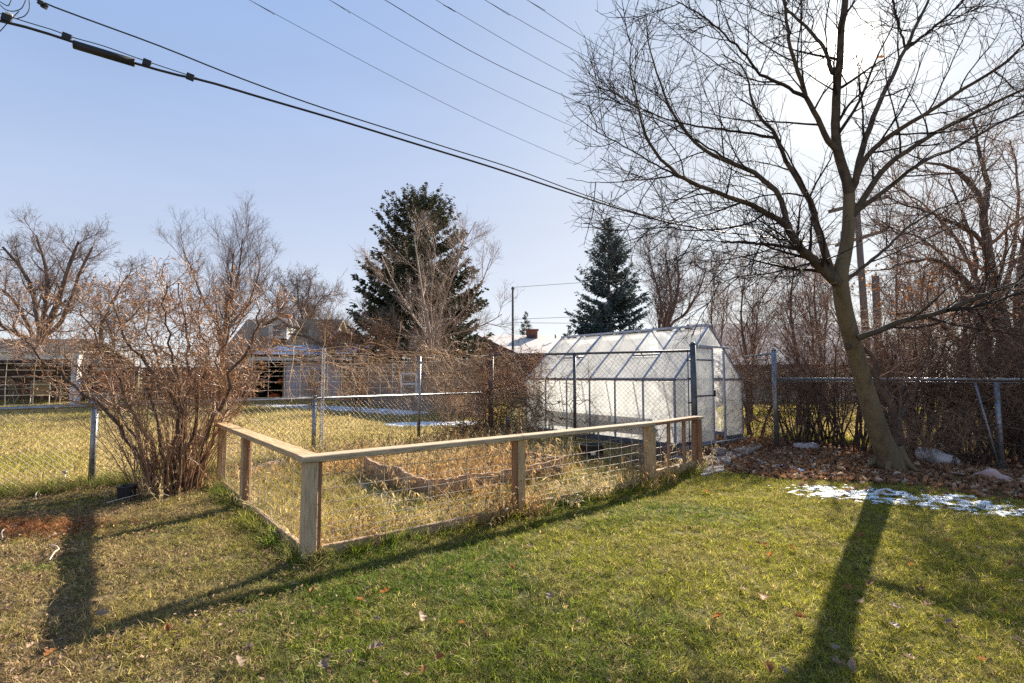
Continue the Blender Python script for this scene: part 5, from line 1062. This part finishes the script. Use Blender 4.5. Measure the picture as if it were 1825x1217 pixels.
def spruce(label, base, h, rad, m, seed, nb=230, droop=.25, z0=.04, pw=.85, spray=.42, dens=1.0, bare=.16, lv_=(.62, 1.12)):
    rg = np.random.default_rng(seed); rt = thing('spruce_tree', label, 'tree', base); base = np.array(base)
    pole('trunk', base, base + np.array([0, 0, h * .97]), h * .018, 'bark_dark', rt, 8, r2=.02)
    T = Tubes(); V = []
    f = np.sort(rg.random(nb)) ** 1.0; f = z0 + (1 - z0) * f
    for fi in f:
        L = rad * (1 - fi) ** pw * rg.uniform(*lv_) + .15; az = rg.random() * 6.283; n = 9
        o = np.array([math.cos(az), math.sin(az), 0]); t = np.linspace(0, 1, n)[:, None]
        el = (.25 + .75 * fi) - .2
        P = base + np.array([0, 0, fi * h * .985]) + o * L * t + np.array([0, 0, 1.0]) * (L * (el * t - droop * (1.6 - fi) * t ** 1.6 + .22 * t ** 3.2)); T.add(P, np.linspace(.045, .008, n) * (1.2 - fi), 3)
        ns = int((L / .11) * dens) + 4; tt = bare + (1 - bare) * rg.random(ns) ** .8; i = np.clip(tt * (n - 1), 0, n - 1.01); ii = i.astype(int); w = (i - ii)[:, None]
        p = P[ii] * (1 - w) + P[ii + 1] * w; side = np.array([-o[1], o[0], 0]); sg = rg.choice([-1, 1], ns)[:, None]
        for rep in range(4):
            d = o * rg.uniform(.2, .9, (ns, 1)) + side * sg * rg.uniform(.2, 1, (ns, 1)) * (1 if rep < 3 else -1) + np.array([0, 0, 1]) * rg.normal(-.30 if rep % 2 else .12, .3, (ns, 1)); d /= np.linalg.norm(d, axis=1, keepdims=True)
            ln = spray * (1.05 - .6 * fi) * rg.uniform(.5, 1.2, (ns, 1)) * (1.1 - .5 * tt[:, None]); wn = np.cross(d, rg.normal(size=(ns, 3))); wn /= np.linalg.norm(wn, axis=1, keepdims=True); wd = ln * rg.uniform(.14, .24, (ns, 1))
            q = p + rg.normal(0, .05, p.shape); V.append(np.stack([q, q + d * ln * .45 + wn * wd, q + d * ln, q + d * ln * .5 - wn * wd], 1))
    V = np.concatenate(V); Q = np.arange(len(V) * 4).reshape(-1, 4); T.obj('branches', 'bark_dark', rt); ob('crown', mesh_np('crown', V.reshape(-1, 3), Q), m, rt); return rt
b = at0(745, 33); spruce('huge dark spruce with ragged crown behind the pale bare tree', b, D(740, 352, 33)[2], 5.3, 'spruce', 5, nb=460, droop=.14, pw=.45, spray=.66, dens=.95, lv_=(.6, 1.02), bare=.3)
b = at0(1087, 37); spruce('tall blue green spruce rising behind the greenhouse roof', b, D(1082, 388, 37)[2], 4.3, 'spruce_blue', 8, nb=340, droop=.2, pw=.78, spray=.52, dens=1.25)
b = at0(938, 75); spruce('small distant spruce above the pale roof, right of the lone dark pole', b, D(938, 556, 75)[2], 2.3, 'spruce_blue', 11, nb=110, spray=.75, dens=.45)
b = at0(1016, 90); spruce('tiny distant conifer top just left of the blue spruce', b, D(1016, 585, 90)[2], 2.0, 'spruce_blue', 12, nb=50, spray=.9, dens=.4)

# ------------------------------------------------------------------ large shrub at the left
SB = G(300, 874); rs_ = np.random.default_rng(15)
shb = thing('lilac_shrub', 'large many stemmed bare shrub with russet seed heads beside the left fence', 'shrub', SB)
ST = [([(272, 868), (263, 835), (219, 779), (195, 735), (130, 684), (83, 646), (41, 604), (20, 560)], 5.8, 5.5, .032, .008), ([(280, 868), (272, 797), (246, 749), (225, 714), (207, 672), (183, 628), (160, 570), (140, 530)], 5.85, 6.2, .03, .007), ([(305, 870), (311, 797), (320, 743), (296, 690), (266, 655), (243, 631), (215, 570), (205, 520)], 5.8, 5.4, .034, .008), ([(312, 870), (325, 752), (340, 684), (334, 634), (331, 575), (325, 520), (322, 475)], 5.9, 6.1, .03, .007), ([(335, 868), (355, 803), (382, 743), (411, 690), (408, 664), (444, 619), (460, 565), (465, 530)], 5.85, 5.6, .034, .008), ([(322, 868), (350, 738), (349, 693), (373, 649), (355, 569), (360, 500)], 5.85, 6.4, .026, .007), ([(296, 868), (290, 790), (270, 720), (282, 650), (262, 580), (270, 510)], 5.9, 6.5, .026, .007), ([(340, 868), (372, 800), (398, 745), (430, 690), (440, 640)], 5.9, 6.6, .022, .006), ([(288, 868), (255, 810), (232, 760), (190, 700), (150, 660), (118, 640), (95, 585)], 5.9, 6.7, .024, .006), ([(318, 868), (330, 780), (322, 700), (305, 620), (295, 540), (300, 480)], 5.8, 5.2, .026, .006), ([(345, 866), (365, 780), (392, 720), (385, 650), (410, 590), (415, 520)], 5.85, 6.0, .024, .006)]
sp_, sr_ = [], []
for px, y0, y1, r0, r1 in ST:
    P = limb(px, y0, y1, 20); P[1:] += rs_.normal(0, .014, P[1:].shape); P[:, 2] = np.where(P[:, 2] > 1.6, 1.6 + (P[:, 2] - 1.6) * .8, P[:, 2]); R = taper(20, r0, r1); Tubes().add(P, R, 8).obj('stem', 'bark_dark', shb); sp_.append(P); sr_.append(R)
LP, LR = np.array(sp_), np.array(sr_)
a1, r1_ = kids(rs_, LP, LR, 13, .30, 1.0, 44, 14, .58, .35, 8, .35, .16, .55, .003, rmin=.006); kp = a1[:, -1, 2] < 2.5; a1, r1_ = a1[kp], r1_[kp]; a2, r2_ = kids(rs_, a1, r1_, 8, .15, 1.0, 46, 14, .30, .35, 6, .35, .18, .6, .0025, rmin=.0035); kp = a2[:, -1, 2] < 2.62; a2, r2_ = a2[kp], r2_[kp]; a3, r3_ = kids(rs_, a2, r2_, 6, .2, 1.0, 48, 16, .13, .4, 4, .3, .2, .7, .002, rmin=.0025)
Tubes().add(a1, r1_, 4).add(a2, r2_, 3).add(a3, r3_, 3).obj('crown', 'twig_shrub', shb)
# basal shoots
n = 140; az = rs_.random(n) * 6.28; rr = .30 * np.sqrt(rs_.random(n)); st = SB + np.stack([rr * np.cos(az) * 1.2, rr * np.sin(az), np.zeros(n)], 1); d = np.stack([np.cos(az) * .22, np.sin(az) * .2, np.ones(n)], 1) + rs_.normal(0, .12, (n, 3)); ln = rs_.uniform(.45, 1.8, n); Pz = [st]
for j in range(6): d = d + rs_.normal(0, .09, d.shape); d /= np.linalg.norm(d, axis=1, keepdims=True); Pz.append(Pz[-1] + d * ln[:, None] / 6)
Pz = np.stack(Pz, 1); Rz = np.linspace(1, .3, 7)[None] * rs_.uniform(.004, .010, (n, 1)); bs, br_ = kids(rs_, Pz, Rz, 5, .3, 1, 40, 12, .3, .3, 4, .3, .15, .6, .002, rmin=.0025)
Tubes().add(Pz, Rz, 4).add(bs, br_, 3).obj('shoots', 'twig_shrub', shb)
# russet seed heads / dry leaves in the crown
def bits(P, nmax, size, seed, m, name, parent, keep=lambda p: np.ones(len(p), bool)):
    rg = np.random.default_rng(seed); e = P[:, -1]; e = e[keep(e)]; e = e[rg.permutation(len(e))[:nmax]]; V = []
    for _ in range(2):
        d = rg.normal(size=e.shape); d[:, 2] -= .4; d /= np.linalg.norm(d, axis=1, keepdims=True); w = np.cross(d, rg.normal(size=e.shape)); w /= np.linalg.norm(w, axis=1, keepdims=True); s = size * rg.uniform(.5, 1.3, (len(e), 1))
        V.append(np.stack([e, e + d * s * .5 + w * s * .35, e + d * s, e + d * s * .5 - w * s * .35], 1))
    V = np.concatenate(V); o = ob(name, mesh_np(name, V.reshape(-1, 3), np.arange(len(V) * 4).reshape(-1, 4)), m, parent); o['kind'] = 'stuff'; return o
M['seed'] = mat('seed', (.42, .23, .10), (.26, .13, .06), .7, 3, trans=.35)
bits(a3, 2200, .026, 3, 'seed', 'seed_heads', shb, lambda p: p[:, 2] > 1.0)

# ------------------------------------------------------------------ thicket on the right
def bush_meshes(seed, h, ns, spread, ks=(7, 5, 3), Ls=(.85, .42, .2), rbase=.02):
    rg = np.random.default_rng(seed); az = rg.random(ns) * 6.28; rr = .22 * np.sqrt(rg.random(ns)); p = np.stack([rr * np.cos(az), rr * np.sin(az), np.zeros(ns)], 1); d = np.stack([np.cos(az) * spread, np.sin(az) * spread, np.ones(ns)], 1) + rg.normal(0, .12, (ns, 3)); ln = h * rg.uniform(.55, 1.1, ns); P = [p - np.array([0, 0, .05])]
    for j in range(10): d = d + rg.normal(0, .10, d.shape); d /= np.linalg.norm(d, axis=1, keepdims=True); P.append(P[-1] + d * ln[:, None] / 10)
    P = np.stack(P, 1); R = np.linspace(1, .25, 11)[None] * rbase * rg.uniform(.5, 1.3, (ns, 1)); st = Tubes().add(P, R, 6).mesh('stems')
    T = Tubes(); Q, S2 = P, R
    for i in range(3):
        Q, S2 = kids(rg, Q, S2, ks[i], (.34, .15, .2)[i], 1, 50, 16, Ls[i], .35, (8, 6, 4)[i], (.2, .15, .1)[i], .16, .55, .0022, rmin=(.006, .0035, .0025)[i]); T.add(Q, S2, 3)
    return st, T.mesh('twigs')
BM = [bush_meshes(40 + i, h, ns, sp, rbase=rb) for i, (h, ns, sp, rb) in enumerate(((2.2, 9, .30, .020), (2.7, 7, .25, .024), (1.5, 12, .4, .012), (1.1, 14, .55, .009)))]
for st, tw in BM: st.materials.append(M['bark_dark']); tw.materials.append(M['twig'])
def bush(i, p, rz, s, label, group='bare bushes crowding the right fence'):
    r = thing('thicket_bush', label, 'bush', (p[0], p[1], 0), group); st, tw = BM[i]
    for nm, me in (('stems', st), ('twigs', tw)): o = bpy.data.objects.new(nm, me); COL.objects.link(o); o.parent = r
    r.rotation_euler = (0, 0, rz); r.scale = (s, s, s)
rt_ = np.random.default_rng(8); fline = lambda s, off: RF0 + dr * s + np.array([.702, .712]) * off
for i, (s, off, k_, sc) in enumerate([(.35, .6, 0, .9), (.95, .9, 1, .95), (1.35, .5, 0, .9), (1.75, .85, 1, 1.1), (2.4, .6, 1, .9), (2.75, 1.1, 0, 1.0), (3.2, .7, 0, 1.0), (4.1, .9, 1, .95), (4.7, .6, 0, 1.0), (-.9, 1.6, 1, .85), (.4, 1.5, 0, .95), (1.6, 1.6, 1, 1.15), (5.4, .7, 0, 1.1), (.6, 1.0, 1, .9), (1.5, 1.1, 1, 1.0), (2.0, .5, 1, .9), (3.5, 1.1, 1, 1.0), (.1, 1.2, 1, .8), (2.2, -.35, 3, .7), (3.0, 1.6, 2, 1.1), (3.8, 1.7, 2, 1.1), (2.55, .35, 0, .8), (3.4, .35, 1, .8), (1.1, .35, 1, .7), (.15, .5, 0, .8), (2.9, .6, 1, .85), (1.9, 1.2, 0, 1.0)]):
    zl = 'leafless brown bush in the thicket between the greenhouse and the maple trunk' if s < 1.7 else ('leafless brown bush in the thicket just right of the maple trunk' if s < 3.2 else 'leafless brown bush in the thicket at the right edge by the leaning pipe')
    bush(k_, fline(s, off), rt_.random() * 6.28, sc, zl, 'bushes left of the maple' if s < 1.7 else ('bushes right of the maple' if s < 3.2 else 'bushes at the right edge'))
rg = np.random.default_rng(12)
# small stems beside the maple
ym = thing('young_maple', 'slim dark forked sapling growing right beside the maple trunk', 'tree', G(1612, 834)); ys_ = []
for px, y0, y1, r0, r1 in (([(1612, 836), (1603, 790), (1592, 736), (1578, 705), (1564, 682), (1558, 639), (1540, 621)], 7.1, 7.3, .062, .03), ([(1603, 800), (1604, 757), (1607, 710), (1610, 675)], 7.15, 7.5, .035, .02), ([(1598, 750), (1625, 710), (1640, 660), (1655, 620), (1660, 560)], 7.15, 7.8, .025, .008)):
    P = limb(px, y0, y1, 16); Tubes().add(P, taper(16, r0, r1), 9).obj('trunk', 'bark_dark', ym); ys_.append((P, taper(16, r0, r1)))
P, R = np.array([a for a, _ in ys_]), np.array([b for _, b in ys_]); e1_, f1_ = kids(rg, P, R, 8, .4, 1, 50, 12, .6, .3, 8, .3, .12, .4, .003, rmin=.006); e2_, f2_ = kids(rg, e1_, f1_, 5, .2, 1, 45, 12, .35, .3, 5, .2, .14, .6, .002, rmin=.003); Tubes().add(e1_, f1_, 4).add(e2_, f2_, 3).obj('crown', 'twig', ym)
# old multi trunk trees in the thicket
bt1 = G(1795, 822); 
def traced(name, label, base, lines, seed, k, L, mtr, mtw, cat='tree', rmin=(.012, .006, .0035), up=(.4, .3, .2), t0=.4, ang=(45, 45, 48)):
    rg = np.random.default_rng(seed); rt = thing(name, label, cat, base); PP, RR = [], []
    for px, y0, y1, r0, r1 in lines:
        P = limb(px, y0, y1, 22); P[1:-1] += rg.normal(0, .012, P[1:-1].shape); R = taper(22, r0, r1); Tubes().add(P, R, 10).obj('trunk', mtr, rt); PP.append(P); RR.append(R)
    P, R = np.array(PP), np.array(RR); T = Tubes()
    for i in range(len(k)): P, R = kids(rg, P, R, k[i], t0 if i == 0 else .15, 1, ang[i], 12, L[i], .35, (10, 7, 4)[i], up[i], .13, .5, rmin[i] * .5, rmin=rmin[i]); T.add(P, R, 4 if i == 0 else 3)
    T.obj('crown', mtw, rt); return P
e = traced('boxelder_tree', 'old thick trunked tree with many crooked limbs at the right edge', G(1800, 815), [([(1806, 826), (1800, 740), (1795, 680), (1788, 600), (1781, 537), (1767, 494), (1752, 379), (1735, 330), (1700, 300), (1650, 290)], 8.6, 8.9, .19, .02), ([(1812, 826), (1820, 700), (1822, 600), (1820, 520), (1830, 430), (1845, 330), (1850, 250)], 8.7, 9.3, .20, .03), ([(1788, 610), (1765, 560), (1740, 520), (1700, 480), (1660, 462), (1610, 470), (1570, 480)], 8.6, 8.0, .07, .01), ([(1781, 540), (1760, 470), (1740, 420), (1690, 395), (1640, 375), (1580, 352)], 8.7, 8.2, .06, .008), ([(1752, 385), (1760, 330), (1745, 270), (1735, 210)], 8.9, 9.2, .06, .015), ([(1795, 690), (1770, 650), (1755, 600), (1738, 560), (1722, 540)], 8.6, 8.3, .08, .03)], 51, (10, 7, 5), (1.2, .6, .28), 'bark_dark', 'twig', up=(.35, .25, .2), t0=.3)
traced('leaning_tree', 'dark ivy rough trunk leaning left inside the thicket before the old tree', G(1700, 822), [([(1690, 828), (1705, 770), (1722, 720), (1735, 680), (1728, 640), (1700, 600), (1672, 575), (1640, 560), (1600, 560)], 8.2, 8.6, .12, .02), ([(1694, 828), (1690, 760), (1700, 700), (1712, 650), (1720, 590), (1715, 540), (1700, 480)], 8.3, 9.0, .09, .015), ([(1735, 690), (1755, 650), (1760, 600), (1752, 540)], 8.3, 8.8, .07, .012)], 53, (9, 6, 4), (1.0, .5, .24), 'bark_dark', 'twig', t0=.25)
traced('crabapple_tree', 'reddish fine branched tree behind the maple filling the right edge', G(1745, 790), [([(1760, 790), (1752, 650), (1745, 540), (1735, 440), (1715, 380), (1690, 320)], 10.5, 10.8, .10, .015), ([(1752, 640), (1790, 520), (1810, 420), (1815, 330), (1800, 250)], 10.5, 11, .07, .012), ([(1748, 560), (1700, 480), (1650, 430), (1600, 410), (1560, 400)], 10.5, 10.2, .05, .01), ([(1742, 500), (1700, 420), (1640, 360), (1590, 330)], 10.6, 11.2, .045, .01), ([(1800, 480), (1840, 420), (1870, 380)], 10.6, 11, .05, .01)], 57, (11, 7, 5), (1.4, .65, .3), 'bark_dark', 'twig', rmin=(.014, .007, .004))
for i, (px, Y, hpx, lab) in enumerate(((1330, 14, 490, 'slender bare tree directly right of the greenhouse ridge'), (1420, 13, 470, 'slender bare tree left of the maple trunk behind the thicket'), (1462, 16, 450, 'fine bare tree close behind the maple trunk on its left'), (1610, 15, 440, 'fine bare tree right of the cut off wooden pole'), (1275, 20, 500, 'bare sapling rising behind the greenhouse peak'), (1655, 13, 470, 'bare sapling tree behind the low maple limb'))):
    b = at0(px, Y); hh = D(px, hpx, Y)[2]; bare_tree('bare_tree', lab, b, [dz(b, (0, 0, 0), (.05, 0, hh * .35), (-.1, 0, hh * .7), (.05, 0, hh))] + [dz(b, (.1, 0, 0), (.2 + .3 * (i % 2), .1, hh * .35), (.5, .2, hh * .8))], .07, .012, 60 + i, k=(14, 8, 5, 3), L=(1.5, .8, .42, .22), ang=(32, 36, 42, 45), up=(.6, .4, .3, .2), t0=.18, rmin=(.012, .007, .0045, .0035), mtr='bark_dark', mtw='twig')
bits(e, 900, .05, 9, 'dry_leaf', 'dry_leaves', bpy.data.objects['boxelder_tree'], lambda p: p[:, 2] < 3.2)

# ------------------------------------------------------------------ vines on the fences
def vine(name, label, a, b, zs, n, L, seed, m, dens=(7, 3), gravity=-1.5, out=.5, rad=.006, extra=None, rmin=.0035):
    rg = np.random.default_rng(seed); a = np.array(a); b = np.array(b); rt = thing(name, label, 'vine', g3(a)); d = (b - a) / np.linalg.norm(b - a); Ls = np.linalg.norm(b - a); P = []
    for z in zs:
        f = np.linspace(0, 1, 16); q = np.stack([g3(a + d * Ls * t, z) for t in f]); q += rg.normal(0, .04, q.shape); P.append(q)
    P = np.array(P); R = np.full(P.shape[:2], rad * 1.2); T = Tubes().add(P, R, 4)
    A, ra = kids(rg, P, R, n, 0, 1, 60, 25, L, .4, 12, gravity, .14, .9, rmin * .6, rmin=rmin); T.add(A, ra, 4)
    B, rb_ = kids(rg, A, ra, dens[0], .1, 1, 50, 20, L * .4, .4, 6, gravity * .5, .2, .7, rmin * .5, rmin=rmin * .8); B[..., 2] = np.maximum(B[..., 2], .02); T.add(B, rb_, 3)
    C_, rc = kids(rg, B, rb_, dens[1], .2, 1, 50, 20, L * .15, .4, 4, gravity * .3, .2, .7, rmin * .45, rmin=rmin * .6); T.add(C_, rc, 3); T.obj('stems', m, rt); return rt, C_
vine('dry_vine', 'tan dry vine tangle arching over the wire grid above the low fence', lp(-3.5), lp(-.5), [1.58, 1.66, 1.72, 1.5], 15, .95, 3, 'vine', (6, 3), -1.3)
vine('dry_vine', 'brown dead vine curtain covering the tall fence corner left of the greenhouse', FC - dt * .5, FC + dt * 1.2, [1.62, 1.3, .9, .5, 1.72, .25, 1.1, .7], 34, .7, 5, 'vine_dark', (7, 4), -1.4)
vine('dry_vine', 'orange brown vine stems hanging in front of the grey plank fence', lp(-1.5), lp(-.35), [1.5, 1.1, .7], 15, .75, 7, 'vine', (5, 3), -1.5)
vine('dry_vine', 'thin vine strands straggling across the greenhouse side behind the mesh', FC + dt * 1.1, FC + dt * 2.2, [1.2, .8, .45], 9, .8, 9, 'vine_dark', (4, 2), -.2, rmin=.003)
vine('dry_vine', 'rust brown vine mat on the tall fence right of the greenhouse', RB, RF0, [1.6, 1.2, .8, .4], 22, .8, 11, 'vine_dark', (7, 4), -1.0)
hay = thing('brush_pile', 'dark brown brush heap at the foot of the vine covered fence corner', 'brush pile', g3(FC + np.array([-.15, -.5]))); rg = np.random.default_rng(4); n = 900
p = g3(FC + np.array([-.15, -.45])) + np.stack([rg.normal(0, .38, n), rg.normal(0, .25, n), np.abs(rg.normal(0, .16, n))], 1); d = rg.normal(size=(n, 3)); d[:, 2] = d[:, 2] * .5 + .15; d /= np.linalg.norm(d, axis=1, keepdims=True); ln = rg.uniform(.2, .6, (n, 1)); pts = np.stack([p, p + d * ln * .5 + rg.normal(0, .03, p.shape), p + d * ln], 1); pts[..., 2] = np.maximum(pts[..., 2], .01); Tubes().add(pts, np.full(pts.shape[:2], .0045), 3).obj('stems', 'vine_dark', hay)
# extra tan brush behind the vines (neighbour side) and cut branches inside the garden by the gate
for i, (px, Y, s, lab) in enumerate(((640, 17, 1.0, 'tan leafless bush behind the vine tangle, left of the white frame'), (800, 14, .9, 'tan leafless bush behind the vines near the corner of the tall fence'), (560, 20, .9, 'tan leafless bush before the mauve shed'))):
    r = thing('brush_bush', lab, 'bush', at0(px, Y)); st = BM[(0, 2, 2)[i]][0].copy(); tw = BM[(0, 2, 2)[i]][1].copy()
    for nm, me in (('stems', st), ('twigs', tw)): me.materials.clear(); me.materials.append(M['vine']); o = bpy.data.objects.new(nm, me); COL.objects.link(o); o.parent = r
    r.scale = (s,) * 3
hb = thing('brush_pile', 'low heap of grey cut branches inside the garden next to the gate', 'brush pile', G(1165, 826)); n = 260; p = G(1160, 828) + np.stack([rg.normal(0, .35, n), rg.normal(0, .3, n), np.abs(rg.normal(0, .07, n))], 1); d = rg.normal(size=(n, 3)); d[:, 2] *= .25; d /= np.linalg.norm(d, axis=1, keepdims=True); ln = rg.uniform(.2, .7, (n, 1)); pts = np.stack([p, p + d * ln * .5, p + d * ln], 1); pts[..., 2] = np.maximum(pts[..., 2], .01); Tubes().add(pts, np.full(pts.shape[:2], .005), 3).obj('stems', 'twig_far', hb)
# tall seed stalk by the vine
ss_ = thing('seed_stalk', 'tall yellow brown seed stalk standing at the left corner of the greenhouse', 'plant', G(928, 812)); b = G(928, 812); P = resample(np.array([b, b + np.array([0, 0, .35]), b + np.array([-.02, 0, .75])]), 14); Tubes().add(P, taper(14, .008, .004), 5).obj('stem', 'vine', ss_)
n = 260; f = rg.random(n) ** .8; q = np.stack([np.interp(f * 13, np.arange(14), P[:, k]) for k in range(3)], 1); d = rg.normal(size=(n, 3)); d /= np.linalg.norm(d, axis=1, keepdims=True); pts = np.stack([q, q + d * .025, q + d * .04], 1); Tubes().add(pts, np.full((n, 3), .004), 3).obj('seed_head', 'vine', ss_)
